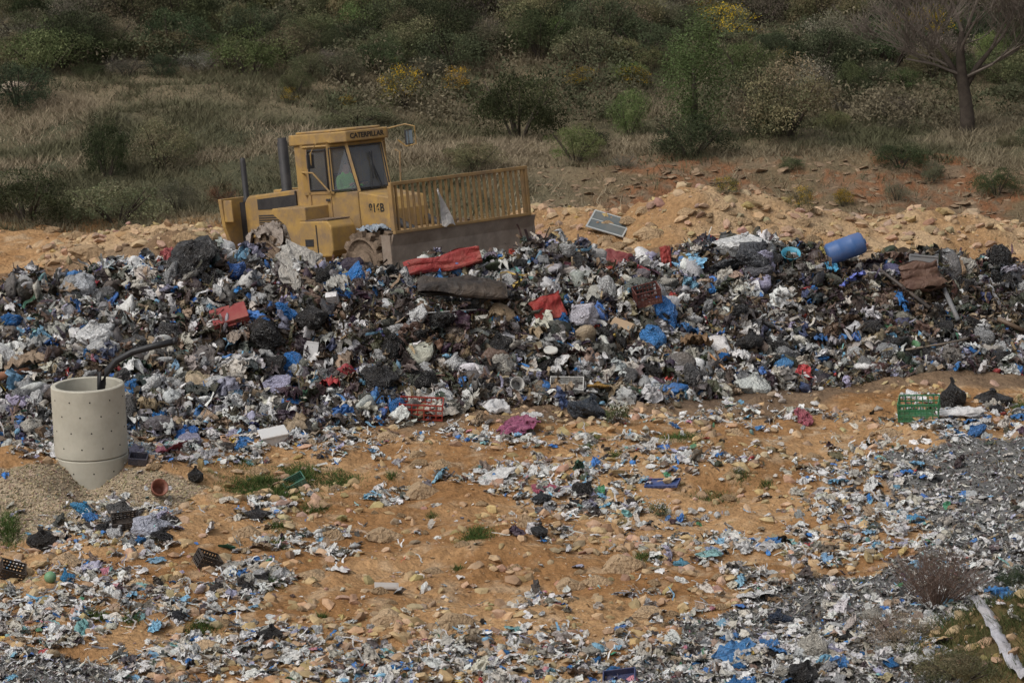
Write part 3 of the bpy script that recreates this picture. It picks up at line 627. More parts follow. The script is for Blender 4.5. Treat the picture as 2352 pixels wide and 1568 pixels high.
pile(18,620,1480,200,50,['white','cream','black','blue'],'in the litter at the bottom left',18,40)
pile(12,1200,1520,260,40,['white','cream','black','blue'],'in the litter at the bottom centre',18,40)
pile(30,300,1005,300,30,['white','lilac','blue','black','grey','cream'],'along the left foot of the heap',24,60)
def solid(name,mb,px,py,rot,c,label,cat,lift=0,mats=None,bevel=.02,group=None):
    p,s=place(px,py); o=mb.build(name,mats or M_hard,None,bevel); o.location=p+Vector((0,0,lift)); o.rotation_euler=rot; col(o,c); return tag(o,label,cat,group)
def cush(L,W,H):
    b=MB(); n=16; V=[]
    for j in range(n):
        for i in range(n):
            u=i/(n-1)*2-1;w=j/(n-1)*2-1; t=(max(0,1-u**6)*max(0,1-w**6))**.4; V.append((u*L/2+.06*w*w*nz((u,w,3),1,L),w*W/2+.1*nz((u,w,5),1.2,L),H/2*t+.09*nz((u,w,0),1.6,L*9)+.03*nz((u,w,0),4,L)))
    m=len(V); V+=[(x,y,-z*.7) for x,y,z in V]; Fc=[]
    for j in range(n-1):
        for i in range(n-1): a=j*n+i; Fc+=[(a,a+1,a+n+1,a+n),(m+a,m+a+n,m+a+n+1,m+a+1)]
    return b.add(V,Fc)
R=math.radians
def cushion(px,py,L,W,H,rot,c,label,cat='cushion',name='cushion',lift=.2):
    p,s=place(px,py); o=cush(L,W,H).build(name,M_sheet,None,smooth=True); o.location=p+Vector((0,0,lift)); o.rotation_euler=rot; col(o,c); return tag(o,label,cat)
cushion(1018,670,1.5,.34,.14,(R(55),R(-13),R(6)),(.24,.012,.015),'long red cushion half buried below the blade',lift=.32)
cushion(1062,718,1.7,.5,.26,(R(22),R(4),R(4)),(.012,.012,.014),'long black sofa cushion under the red one',lift=.34)
cushion(1258,748,.62,.5,.12,(R(62),R(-12),R(25)),(.27,.012,.014),'square red cushion on the middle slope',lift=.25)
cushion(1415,624,.6,.46,.28,(R(30),R(10),R(-20)),(.19,.03,.035),'faded red seat cushion on the crest right of the blade',lift=.1)
cushion(1529,622,.22,.42,.16,(R(70),0,R(10)),(.27,.02,.02),'narrow upright red cushion on the crest',lift=.16)
p,s=place(2118,695); e=empty('sofa_part',p+Vector((0,0,.18)),(R(10),R(-6),R(12))); tag(e,'brown leather sofa seat on the right slope','sofa part')
o=cush(.85,.5,.26).build('seat',M_sheet,e,smooth=True); o.location=(0,0,.1); col(o,(.085,.04,.028)); o=cush(.8,.36,.18).build('backrest',M_sheet,e,smooth=True); o.location=(0,.2,.3); o.rotation_euler=(R(60),0,0); col(o,(.1,.05,.035))
cushion(1140,948,.45,.35,.15,(R(30),0,R(30)),(.55,.55,.55),'white crumpled pillow at the heap foot right of the red crate','pillow','pillow',lift=.05)
cushion(2205,962,.9,.26,.14,(0,0,R(8)),(.6,.6,.6),'white padded roll beside the green crate','padded roll','padded_roll',lift=.08)
cushion(460,905,.5,.3,.16,(.2,0,.5),(.38,.3,.2),'beige cushion on the low left slope right of the well',lift=.1)
b=MB().box((-.34,-.2,-.1),(.34,.2,.1)); b.box((-.345,-.205,-.012),(.345,.205,.012)); b.box((-.08,-.24,-.02),(.08,-.2,.02)); solid('suitcase',b,528,752,(R(35),R(-14),R(12)),(.25,.025,.03),'red case on the left slope of the heap','suitcase',.1,bevel=.03)
b=MB().box((-.22,-.14,-.03),(.22,.14,.03)); b.box((-.2,-.12,.03),(.2,.12,.06)); solid('cardboard_box',b,1428,778,(R(25),R(15),R(-20)),(.42,.3,.19),'flattened beige cardboard box right of the white ring','cardboard box',.12,bevel=.005)
b=MB().box((-.22,-.18,-.11),(.22,.18,.08)); b.box((-.24,-.2,.083),(.24,.2,.12)); solid('polystyrene_box',b,629,1014,(R(10),R(-8),R(16)),(.6,.6,.59),'white polystyrene box at the heap foot','box',.07,bevel=.012)
b=MB().box((-.4,-.14,-.04),(.4,.14,.04)).box((-.38,.12,.043),(.38,.14,.08)); solid('wooden_board',b,1965,620,(R(20),R(-8),0),(.34,.24,.15),'short beige board on the crest below the blue barrel','board',.08,bevel=.01)
b=MB().box((-.13,-.01,-.15),(.13,.01,.15)).box((-.12,-.016,.12),(.12,-.01,.15)); solid('plastic_board',b,715,838,(R(-15),R(8),0),(.6,.6,.6),'small white board standing on the slope below the cab','board',.15,bevel=.004)
b=MB().box((-.17,-.09,-.012),(.17,.09,.012)).box((-.15,-.07,.0125),(.15,.07,.017)); solid('flat_tile',b,888,1350,(R(10),R(3),.1),(.45,.42,.39),'thin grey tile lying on bare soil','tile',.03,bevel=.003)
b=MB().box((-.3,-.03,-.28),(.3,.03,.05)).box((-.28,-.05,.0),(.28,-.03,.03)); solid('metal_sheet',b,2120,645,(R(-25),R(5),0),(.14,.15,.16),'grey sheet leaning behind the brown sofa seat','metal sheet',.35,bevel=.01)
def crate(px,py,L,W,H,rot,c,label,lift=None,group=None,nv=7):
    b=MB(); t=.015
    for sy in (-W/2,W/2-t):
        for k in range(4): z=k*(H-.02)/3; b.box((-L/2,sy,z),(L/2,sy+t,z+.024))
        for i in range(nv+1): x=-L/2+i*(L-.02)/nv; b.box((x,sy-.002,0.002),(x+.018,sy+t+.002,H-.002))
    for sx in (-L/2,L/2-t):
        for k in range(4): z=k*(H-.02)/3; b.box((sx,-W/2+t+.001,z),(sx+t,W/2-t-.001,z+.024))
        for i in range(1,5): y=-W/2+i*W/5; b.box((sx-.002,y,0.002),(sx+t+.002,y+.018,H-.002))
    for i in range(8): y=-W/2+.02+i*(W-.04)/7.5; b.box((-L/2+t,y,.004),(L/2-t,y+.025,.014))
    p,s=place(px,py); o=b.build('plastic_crate',M_hard); o.location=p+Vector((0,0,.03 if lift is None else lift)); o.rotation_euler=rot; col(o,c); return tag(o,label,'crate',group)
crate(2112,962,.72,.42,.34,(R(12),R(-4),R(-14)),(.01,.17,.07),'green slatted crate at the right side of the track')
crate(1302,916,.62,.38,.16,(R(28),0,R(-3)),(.55,.55,.52),'white slatted crate lying at the heap foot',.14)
crate(968,960,.78,.35,.3,(R(12),R(2),R(-2)),(.34,.02,.015),'red slatted crate at the foot of the heap')
crate(1488,722,.5,.36,.3,(R(15),R(-12),R(10)),(.1,.02,.02),'dark red slatted crate on the slope below the crest',.12)
crate(1522,1112,.54,.32,.035,(R(8),R(-5),R(-15)),(.03,.08,.25),'flat blue crate on open soil right of centre',0.0)
crate(1425,1565,.42,.26,.1,(R(25),R(-10),R(-8)),(.02,.04,.12),'dark blue crate at the bottom edge',0)
crate(680,1115,.36,.24,.14,(R(20),R(-25),R(15)),(.02,.13,.09),'dark green crate sunk in the grass patch',-.02)
crate(290,1222,.42,.28,.14,(R(25),R(-5),R(10)),(.015,.015,.017),'black slatted crate on the litter pile below the well',.12)
crate(22,1328,.36,.24,.2,(R(30),R(20),R(20)),(.015,.015,.017),'black slatted crate at the left edge of the picture')
crate(470,1308,.34,.26,.2,(R(15),R(25),R(30)),(.015,.015,.017),'black slatted crate right of the lower left rubbish')
crate(318,1068,.3,.2,.12,(R(20),R(5),R(0)),(.02,.03,.06),'small dark crate just right of the well base')
def thing_lathe(name,prof,px,py,rot,c,label,cat,lift=0,n=28,closed=False,sc=(1,1,1)):
    p,s=place(px,py); b=MB(); b.lathe(prof,n,closed=closed); o=b.build(name,M_hard,None,smooth=True); o.location=p+Vector((0,0,lift)); o.rotation_euler=rot; o.scale=sc; col(o,c); return tag(o,label,cat)
thing_lathe('plastic_barrel',[(.001,0),(.2,0),(.235,.03),(.24,.2),(.25,.22),(.24,.24),(.24,.45),(.25,.47),(.24,.49),(.235,.64),(.2,.68),(.06,.69),(.06,.72),(.001,.72)],1900,614,(R(5),R(70),R(10)),(.035,.12,.32),'blue barrel lying on the crest at the right','barrel',.14,sc=(.95,.95,1.15))
thing_lathe('plastic_tub',[(.001,0),(.14,0),(.19,.2),(.2,.2),(.195,.19),(.13,.02),(.001,.02)],1815,620,(R(30),R(0),0),(.05,.35,.5),'turquoise tub on the crest right of the grey sacks','tub',.08)
def torus(rr,r,n=28): return [(rr+r*math.cos(t*math.pi/4),r*math.sin(t*math.pi/4)) for t in range(8)]
thing_lathe('white_ring',torus(.15,.045),1376,785,(R(35),R(10),0),(.6,.6,.58),'white plastic ring on the slope below the red cushion','ring',.18,closed=True)
thing_lathe('toilet_seat',torus(.15,.035),1512,908,(R(25),R(20),0),(.56,.6,.64),'white toilet seat lying at the heap foot','toilet seat',.12,closed=True,sc=(1,1.25,1))
thing_lathe('round_lid',[(.001,.02),(.1,.02),(.13,.03),(.135,.01),(.13,-.01),(.001,-.01)],1265,845,(R(20),0,0),(.56,.56,.52),'round white lid on the lower slope','lid',.2)
thing_lathe('plant_pot',[(.001,0),(.09,0),(.125,.18),(.14,.18),(.14,.21),(.12,.21),(.08,.02),(.001,.02)],360,1142,(R(50),R(35),0),(.22,.07,.045),'terracotta plant pot on the gravel edge right of the well','plant pot',.1)
thing_lathe('green_ball',[(.085*math.sin(t*math.pi/12)+.0005,.085*-math.cos(t*math.pi/12)) for t in range(13)],116,1338,(0,0,0),(.12,.3,.16),'small green ball in the lower left corner','ball',.06)
thing_lathe('paint_bucket',[(.001,0),(.1,0),(.125,.26),(.135,.26),(.135,.28),(.12,.28),(.095,.02),(.001,.02)],1180,910,(R(60),R(30),0),(.45,.45,.43),'grey bucket at the foot of the heap','bucket',.16)
thing_lathe('tyre',[(.2,-.09),(.3,-.1),(.33,-.07),(.34,0),(.33,.07),(.3,.1),(.2,.09),(.18,.05),(.26,.06),(.29,0),(.26,-.06),(.18,-.05)],1680,650,(R(65),R(20),0),(.02,.02,.02),'black tyre half buried on the crest below the grey sacks','tyre',.14,closed=True,sc=(.75,.75,.75))
def pole(name,pts,r,c,label,cat,lift=.1,m=None):
    ps=[]
    for a in pts: q,s=place(a[0],a[1]); ps.append(q+Vector((0,0,lift+(a[2] if len(a)>2 else 0))))
    b=MB(); b.tube([p-ps[0] for p in ps],r,8); o=b.build(name,m or M_hard,None,smooth=True); o.location=ps[0]; col(o,c); return tag(o,label,cat)
pole('black_pipe',[(2005,645),(2060,690),(2135,742)],.04,(.03,.03,.033),'long black pipe sloping down beside the sofa seat','pipe',.2)
pole('grey_plank',[(2165,690),(2200,765)],.05,(.16,.17,.18),'grey strip below the brown sofa seat','plank',.15)
pole('wooden_plank',[(1600,562),(1770,560)],.03,(.4,.24,.13),'thin wooden plank lying along the crest behind the white sack','plank',.2)
pole('wooden_stick',[(1615,830),(1665,880)],.02,(.4,.2,.08),'thin orange brown stick on the lower right slope','stick',.16)
pole('long_stick',[(2080,835),(2160,822),(2250,805)],.022,(.2,.16,.12),'long thin stick lying on the right slope','stick',.16)
pole('dark_beam',[(2290,760),(2352,790)],.05,(.09,.06,.04),'dark wooden beam at the right edge of the heap','beam',.15)
pole('orange_tube',[(-20,895),(65,880)],.08,(.3,.13,.07),'terracotta coloured tube at the left edge of the heap','tube',.1)
pole('white_rod',[(935,760),(1095,752)],.012,(.5,.5,.5),'thin white rod across the dark slope','rod',.2)
pole('red_ribbon',[(1612,580),(1632,565,.1),(1650,577)],.045,(.45,.02,.02),'bright red ribbon on the crest behind the heap','ribbon',.1)
V=[];T=[]
for i in range(24):
    t=i/23; q,_=place(2240+115*t+5*math.sin(t*7),1385+190*t)
    for j in range(6):
        w=(j/5-.5)*.16; V.append((q.x+w+.02*mn.noise(Vector((t*6,j,0))),q.y+w*.3,q.z+.06+.07*mn.noise(Vector((t*14,j*.8,3)))+.05*math.cos((j/5-.5)*3)))
for i in range(23):
    for j in range(5): a=i*6+j; T.append((a,a+1,a+7,a+6))
o=link('plastic_strip',npmesh('plastic_strip',V,T,None,M_sheet,True)); col(o,(.38,.38,.41)); tag(o,'long crumpled white plastic strip on the bank at the bottom right','plastic strip')
cols={'black':('black',36),'white':('white',28),'grey':('lgrey',14),'blue':('blue',9),'dark grey':('dgrey',10),'lilac':('lilac',4),'cream':('off',12)}
cn=list(cols);cw=[cols[k][1] for k in cn]
pxa,sa,xa,ya,za=heap_pts(300,.03,1.02)
for i in range(300):
    px,s=pxa[i],sa[i]
    if px<0 or px>2352: continue
    dk=darkness(np.array([px]),np.array([s]))[0]
    k=random.choices(cn,cw)[0]
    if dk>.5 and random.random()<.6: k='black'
    o=link('rubbish_bag',random.choice(BAGM)); r=.11+.15*random.random()**1.6; o.scale=(r*random.uniform(.9,1.5),r,r*random.uniform(.65,1.1))
    o.location=(xa[i],ya[i],za[i]+.06+r*.5); o.rotation_euler=(random.gauss(0,.7),random.gauss(0,.7),random.random()*6.28)
    c=np.array(PAL[cols[k][0]])*random.uniform(.75,1.15); o.color=(*c,1)
    zn='at the left end of the heap' if px<450 else 'on the heap slope under the compactor wheels' if px<900 else 'on the dark heap face below the blade' if px<1350 else 'on the heap right of the blade' if px<1800 else 'on the far right of the heap'
    up='upper' if s>.5 else 'lower'
    tag(o,f'small {k} rubbish bag {zn}, {up} half','bag',f'small {k} bags {zn} {up} half')
RL=[(970,1122,75,44),(885,1222,90,36),(1430,1288,90,54),(1310,1338,64,34),(1210,1192,46,48),(770,1222,46,28),(1372,1328,70,30),(478,1482,100,42),(1040,1417,84,40),(1480,1407,70,28),(895,1413,80,40),
(720,1318,66,24),(572,1218,60,32),(320,1340,60,30),(2050,993,70,26),(150,1280,60,34),(895,1000,56,22),(1690,990,40,18),(1200,1380,60,24),(1000,1310,50,18)]
rl=['tan rock left of the pink cloth','long flat rock in the middle of the bare soil','large pointed slab on the soil right of centre','split rock left of the large pointed slab','upright rock below the pink cloth',
'small rock left of the long flat rock','flat rock just below the large pointed slab','largest pale rock at the bottom left','buried boulder at the bottom centre','flat rock at the lower right of the bare soil','rounded boulder left of the buried one','thin flat rock at left centre','rock right of the lower left litter pile',
'rock between the lower left crates','flat rock on the right near the blue bag','rock near the left edge above the black crate','pale rock just below the heap foot','small rock right of the track','rock left of the smooth grey stone','thin slab below the long flat rock']
def rock(px,py,w,h,label,c=(.39,.275,.165),group=None):
    p,s=place(px,py+h*.3); o=link('rock',random.choice(RKM)); r=w/2/s; o.scale=(r,r*.9,max(h/s*.9,.1)); o.location=p+Vector((0,0,h/s*.1)); o.rotation_euler=(random.gauss(0,.2),random.gauss(0,.2),random.gauss(0,.4)); k=random.uniform(.85,1.2); o.color=(c[0]*k,c[1]*k,c[2]*k,1); return tag(o,label,'rock',group)
for (a,b_,w,h),l in zip(RL,rl): rock(a,b_,w*1.15,h*1.25,l,(.43,.31,.195))
rock(1262,1380,42,30,'smooth grey stone at the bottom centre right',(.3,.3,.25))
rock(215,575,110,42,'long boulder on the left earth mound',(.36,.25,.15)); rock(428,540,66,38,'boulder on the left earth mound near the rear of the compactor')
rock(1490,530,70,34,'boulder on the right earth mound beside the window frame'); rock(28,195,90,34,'pale boulder at the left edge of the hillside',(.38,.31,.24))
for i in range(110):
    px=random.uniform(300,1950);py=random.uniform(1030,1560); w=random.uniform(14,50)
    if gdens(np.array([px]),np.array([py]))[0]>.5: continue
    rock(px,py,w,w*.5,'small tan rock on the bare orange soil',group='small rocks on bare soil')
for i in range(75):
    px=random.choice([random.uniform(0,520),random.uniform(1250,2352),random.uniform(1430,1900)]); py=random.uniform(470,570); w=random.uniform(12,48)
    p,s=place(px,py)
    if p.y<56 or p.y>66: continue
    side='left' if px<600 else 'right'; rock(px,py,w,w*.55,f'pale rock on the {side} earth mound',group=f'rocks on the {side} earth mound')
def weed(px,py,w,h,label,flower):
    p,s=place(px,py); e=empty('weed',p); r=w/2/s; e.scale=(r,r,h/s/.85); tag(e,label,'plant')
    f=link('foliage',shrub_mesh(int(px),900,.04,[(.09,.11,.05),(.12,.125,.07)],shape=(1,1,.8),clumps=20,spread=.4),e); f.color=(1,1,1,1)
    V,T=ico(1); R2=np.random.default_rng(int(px)); sp=Soup(); n=60; a=R2.random(n)*6.28; q=np.sqrt(R2.random(n))*.85; pos=np.stack([q*np.cos(a),q*np.sin(a),.55+.4*R2.random(n)*(1-q*.5)],1)
    sp.scatter([(V,T)],pos,np.full((n,3),.035),rots(n),np.tile(np.array([flower]),(n,1))); link('flower',npmesh('flower',np.concatenate(sp.V),np.concatenate(sp.T),np.concatenate(sp.C),M_grass),e)['kind']='stuff'
    link('stem',STM[0],e)
weed(1420,975,70,52,'white flowering weed at the edge of the mud track',(.5,.5,.42)); weed(1515,1185,62,36,'low weed with white flowers on the soil',(.5,.5,.5)); weed(1697,1092,34,20,'small weed with white flowers on the upper right soil',(.45,.45,.45))
shrub('grey',2070,1480,230,90,'grey green shrub on the bank at the bottom right'); shrub('dark',2330,1345,110,60,'dark shrub behind the blue tarpaulin'); shrub('olive',2210,1560,260,70,'olive shrub in the bottom right corner of the bank')
p,s=place(2150,1400); e=empty('leafless_bush',p); tag(e,'leafless reddish brown bush on the bank at the bottom right','bush')
b=MB(); Rr=random.Random(3)
for i in range(130):
    a=Rr.random()*6.28; l=Rr.uniform(.4,.95); t=Rr.uniform(.1,1.1); q=Vector((math.cos(a)*t*.55,math.sin(a)*t*.4,0)); b.tube([q*.2,q*.8+Vector((Rr.gauss(0,.05),0,l*.5)),q*1.3+Vector((Rr.gauss(0,.1),0,l))],[.006,.004,.002],3,cap=False)
    for j in range(4): m=q*1.0+Vector((0,0,l*Rr.uniform(.4,.8))); b.tube([m,m+Vector((Rr.gauss(0,.14),Rr.gauss(0,.12),.12))],[.003,.0015],3,cap=False)
b.build('twigs',mat('red_twig',(.13,.085,.065),bump=0),e)
p,s=place(1398,528); e=empty('window_frame',p+Vector((0,0,.1)),(R(24),R(14),R(-14))); tag(e,'grey window frame with its glass lying on the right earth mound','window')
b=MB(); b.box((-.47,-.38,0),(.47,-.34,.03)).box((-.47,.34,0),(.47,.38,.03)).box((-.47,-.34,0),(-.43,.34,.03)).box((.43,-.34,0),(.47,.34,.03)).box((-.43,-.015,.002),(.43,.015,.028)); o=b.build('frame',M_hard,e,.004); col(o,(.42,.45,.45))
b=MB(); b.box((-.43,-.34,.01),(.43,.34,.02)); o=b.build('pane',M_hard,e); col(o,(.09,.12,.13))
# ---------------------------------------------------------------- concrete well
wz=float(height(WX,WY-.5))-.2
e=empty('concrete_well',(WX,WY,wz),(0,R(-1.5),0)); tag(e,'pale perforated concrete well ring standing in gravel at the left','well')
ro,ri=.585,.505
def ring(z0,z1,name,holes):
    b=MB(); b.lathe([(ro-.012,z0),(ro,z0+.012),(ro,z1-.015),(ro-.015,z1),(ri+.01,z1),(ri,z1-.01),(ri,z0)],64,closed=True); b.cur=1
    for (zz,off) in holes:
        for k in range(11):
            a=2*math.pi*(k+off)/11; m=Matrix.Translation((0,0,zz))@Matrix.Rotation(a,4,'Z')@Matrix.Translation((ro-.001,0,0))@Matrix.Rotation(R(90),4,'Y')
            b.lathe([(.0005,.003),(.013,.003),(.0135,-.01)],10,m)
    o=b.build(name,[M_conc,M_hole],e,smooth=True); o.modifiers.new('e','EDGE_SPLIT').split_angle=R(40); return o
ring(-.3,.60,'lower_ring',[(.12,.2),(.4,.6)]); ring(.612,1.74,'upper_ring',[(.8,.1),(1.06,.6),(1.32,.1),(1.56,.6)])
wd_=pix(WX,WY,wz+1.75)[2]
hp_=[P(222,945,wd_),P(236,880,wd_),P(246,852,wd_-.1),P(268,828,wd_-.15),P(305,808,wd_-.2),P(352,795,wd_-.2),P(402,784,wd_-.2)]
b=MB(); b.tube([q-hp_[0] for q in hp_],.055,14); b.tube([hp_[-1]-hp_[0]-Vector((.03,0,0)),hp_[-1]-hp_[0]+Vector((.03,0,.005))],.065,14); o=b.build('black_hose',M_rub,None,smooth=True); o.location=hp_[0]; tag(o,'thick black hose bending out of the top of the concrete well','hose')
b=MB(); q=[P(228,915,wd_+.1),P(228,856,wd_+.1),P(240,840,wd_+.1)]; b.tube([v-q[0] for v in q],.035,10); o=b.build('vent_pipe',M_rub,None,smooth=True); o.location=q[0]; tag(o,'short dark pipe stub behind the hose in the concrete well','pipe')
# ---------------------------------------------------------------- compactor
org=P(853,661,56.2)
mc=empty('landfill_compactor',org,(0,R(-8),R(-48))); tag(mc,'dirty yellow landfill compactor with raised front blade on top of the heap','compactor')
MW=Matrix.Translation(org)@Matrix.Rotation(R(-48),4,'Z')@Matrix.Rotation(R(-8),4,'Y')
b=MB(); b.box((-3.4,-.5,.6),(-.1,.5,1.2)); b.box((-.1,-.25,.7),(.4,.25,1.1)); b.build('rear_frame',M_yel2,mc,.02)
hood=MB(); hood.prism([(-3.45,1.2),(-1.3,1.2),(-1.3,2.24),(-3.3,2.12),(-3.45,2.0)],'y',-.62,.62); hd=hood.build('engine_hood',M_yel,mc,.03)
b=MB(); b.prism([(-2.95,1.82),(-1.55,1.82),(-1.55,2.12),(-2.95,2.05)],'y',-.632,-.60); b.build('side_opening',M_dark,hd)
b=MB(); b.box((-2.95,-.632,1.36),(-1.55,-.6,1.7)); g=b.build('side_grille',M_dark,hd)
b=MB()
for i in range(6): b.box((-2.93,-.642,1.39+i*.052),(-1.57,-.632,1.405+i*.052))
b.build('grille_bar',M_yel2,hd)
b=MB(); b.box((-2.9,-.2,2.13),(-2.4,.3,2.22)); b.build('hood_cap',M_yel,hd,.02)
b=MB(); b.box((-1.52,-.66,1.22),(-1.48,-.625,2.2)); b.build('hood_seam',M_dark,hd)
b=MB(); b.prism([(-1.1,2.12),(1.1,2.12),(1.05,1.5),(.8,.75),(-.8,.75),(-1.05,1.5)],'x',-3.78,-3.66); b.box((-3.66,-1.05,1.6),(-3.35,-1.0,2.08)); b.box((-3.66,1.0,1.6),(-3.35,1.05,2.08)); b.build('rear_guard',M_yel,mc,.015)
b=MB(); b.box((-3.66,-.6,.9),(-3.45,.6,2.0)); b.build('radiator',M_dark,mc)
def stack(x,y,z0,z1,r,name):
    b=MB(); m=Matrix.Translation((x,y,0)); b.lathe([(r*1.3,z0),(r*1.3,z0+.08),(r,z0+.1),(r,z1-.1),(r*.85,z1-.08),(r*.85,z1),(r*.7,z1),(r*.7,z1-.3)],18,m); b.build(name,M_dark,mc,smooth=True)
stack(-2.12,-.4,2.12,3.36,.115,'exhaust_stack'); stack(-3.45,-.55,2.0,2.98,.065,'rear_exhaust')
A,B_,Cc_,D,E,F_=(-.95,-.75),(-.05,-.75),(.22,-.48),(.22,.48),(-.05,.75),(-.95,.75)
Cb,Db=(.46,-.42),(.46,.42)
cab=MB(); cab.prism([A,B_,(.44,-.46),(.44,.46),E,F_],'z',1.2,2.12); co=cab.build('cab_body',M_yel,mc,.02)
b=MB(); b.box((-1.28,-.74,1.2),(-.952,.74,3.17)); b.build('roll_bar',M_yel,mc,.03)
b=MB()
def bar(b,p,q,w=.05): b.tube([p,q],w,4)
for (bt,tp,w) in ((A,A,.07),(B_,B_,.06),(Cb,Cc_,.045),(Db,D,.045),(E,E,.06),(F_,F_,.07)): bar(b,(bt[0],bt[1],2.1),(tp[0],tp[1],3.17),w)
loop=[A,B_,Cc_,D,E,F_]
for i in range(5): bar(b,(*loop[i],3.12),(*loop[(i+1)%6],3.12),.05)
b.build('pillar',M_yel,co)
b=MB(); b.box((-.86,-.765,2.1),(-.80,-.735,3.1)); b.box((-.86,-.765,2.1),(-.1,-.735,2.16)); b.box((-.82,-.77,1.3),(-.79,-.75,2.1)); b.box((-.12,-.77,1.3),(-.09,-.75,2.1)); b.build('door_frame',M_yel2,co)
b=MB(); b.box((-.25,-.79,1.95),(-.12,-.755,2.0)); b.build('door_handle',M_dark,co)
def seal(vs,name='window_seal'):
    b=MB(); n=len(vs)
    for i in range(n): b.tube([vs[i],vs[(i+1)%n]],.016,5)
    b.build(name,M_dark,co)
sd=lambda x,z:(x,-.772,z)
seal([sd(-.78,2.2),sd(-.16,2.2),sd(-.16,3.04),sd(-.78,3.04)])
seal([(.475,-.40,2.17),(.475,.40,2.17),(.255,.45,3.07),(.255,-.45,3.07)])
seal([(-.02,-.775,2.17),(.44,-.455,2.17),(.22,-.52,3.07),(-.02,-.775,3.07)])
b=MB(); b.prism([(-1.36,-.8),(.1,-.8),(.36,-.56),(.36,.56),(.1,.8),(-1.36,.8)],'z',3.17,3.4); b.prism([(-1.25,-.68),(.0,-.68),(.22,-.45),(.22,.45),(.0,.68),(-1.25,.68)],'z',3.4,3.45); rf=b.build('roof',M_yel,co,.025)
def pane(vs,name='window_pane'):
    b=MB(); b.add(vs,[(0,1,2,3)]); b.build(name,M_glass,co)
pane([(*A,2.14),(*B_,2.14),(*B_,3.1),(*A,3.1)],'door_window')
pane([(*B_,2.14),(*Cb,2.14),(*Cc_,3.1),(*B_,3.1)],'corner_window')
pane([(*Cb,2.14),(*Db,2.14),(*D,3.1),(*Cc_,3.1)],'windscreen')
pane([(*Db,2.14),(*E,2.14),(*E,3.1),(*D,3.1)],'corner_window'); pane([(*E,2.14),(*F_,2.14),(*F_,3.1),(*E,3.1)],'side_window')
for y0,dy in ((-.1,.18),(.2,-.12)):
    b=MB(); b.tube([(.49,y0,2.14),(.38,y0+dy,2.65)],.012,5); b.tube([(.46,y0+dy*.7-.03,2.35),(.32,y0+dy*1.2,2.92)],.014,5); b.build('wiper',M_dark,co)
b=MB(); b.box((-.7,-.25,1.6),(-.25,.25,1.8)); b.box((-.78,-.25,1.8),(-.66,.25,2.5)); b.build('driver_seat',M_dark,co,.03)
b=MB(); b.box((.1,-.3,2.1),(.3,.3,2.18)); b.tube([(.1,0,1.9),(-.02,0,2.2)],.025,8); b.lathe([(.19+.015*math.cos(t*math.pi/3),.015*math.sin(t*math.pi/3)) for t in range(6)],20,Matrix.Translation((-.02,0,2.22))@Matrix.Rotation(R(-25),4,'Y'),closed=True); b.build('steering_console',M_dark,co)
b=MB(); b.tube([(.3,.6,3.36),(.62,.86,3.42),(.82,.95,3.36),(.82,.95,2.98),(.6,.85,2.95),(.5,.72,3.1)],.018,6); mb_=b.build('mirror_bracket',M_yel,mc)
b=MB(); b.box((.66,.78,2.98),(.7,.98,3.3)); b.build('mirror',M_dark,mb_,.01); b=MB(); b.box((.7,.795,3.0),(.703,.965,3.28)); b.build('mirror_face',M_mirror,mb_)
b=MB(); b.tube([(0,-.78,3.2),(.0,-1.1,3.2),(-.12,-1.18,3.0),(-.14,-1.18,2.75)],.018,6); m2=b.build('mirror_bracket',M_yel,mc)
b=MB(); b.box((-.17,-1.27,2.68),(-.13,-1.09,2.98)); b.build('mirror',M_dark,m2,.01)
b=MB(); b.tube([(-.9,-.8,2.55),(-.75,-.98,2.6),(-.35,-1.0,2.58),(-.02,-.85,2.15),(-.02,-.82,2.05)],.02,6); b.build('grab_rail',M_yel,mc)
b=MB(); b.tube([(.55,.62,1.9),(.6,.66,2.85),(.5,.62,2.9)],.02,6); b.build('grab_rail',M_yel,mc)
for sy in (-1,1):
    b=MB(); y0,y1=(-1.38,-.64) if sy<0 else (.64,1.38)
    b.prism([(-1.42,1.88),(-.25,1.88),(-.25,1.62),(-.5,.86),(-.72,.86),(-.98,1.5),(-1.42,1.76)],'y',y0,y1); b.build('rear_fender',M_yel,mc,.02)
    b=MB(); y0,y1=(-1.40,-.76) if sy<0 else (.76,1.40)
    b.prism([(-.48,.82),(.55,.82),(.62,.95),(.62,1.45),(.5,1.58),(-.48,1.58)],'y',y0,y1); sb=b.build('step_box',M_yel,mc,.03)
    b=MB(); b.box((-.3,y0-.012 if sy<0 else y1,1.05),(-.02,y0 if sy<0 else y1+.012,1.2)); b.box((.1,y0-.012 if sy<0 else y1,.86),(.13,y0 if sy<0 else y1+.012,1.5)); b.build('step_recess',M_dark,sb)
    b=MB(); b.box((-.45,y0+.02,1.585),(.5,y1-.02,1.61)); b.build('tread_plate',M_mud,sb)
b=MB(); b.box((.4,-.5,.65),(2.6,.5,1.3)); b.build('front_frame',M_yel2,mc,.03)
b=MB(); b.prism([(.47,1.3),(1.62,1.3),(1.62,1.7),(1.5,1.95),(.47,2.1)],'y',-.47,.47); fp=b.build('front_housing',M_yel,mc,.02)
for yy in (-.78,.78):
    b=MB(); b.tube([(1.0,yy,.65),(3.0,yy,.75)],.12,6); b.build('push_arm',M_yel2,mc)
for yy in (-.4,.4):
    b=MB(); b.tube([(1.5,yy,1.5),(2.3,yy,1.2)],.08,10); b.tube([(2.3,yy,1.2),(3.0,yy,.95)],.045,10); b.build('hydraulic_cylinder',M_dark,mc,smooth=True)
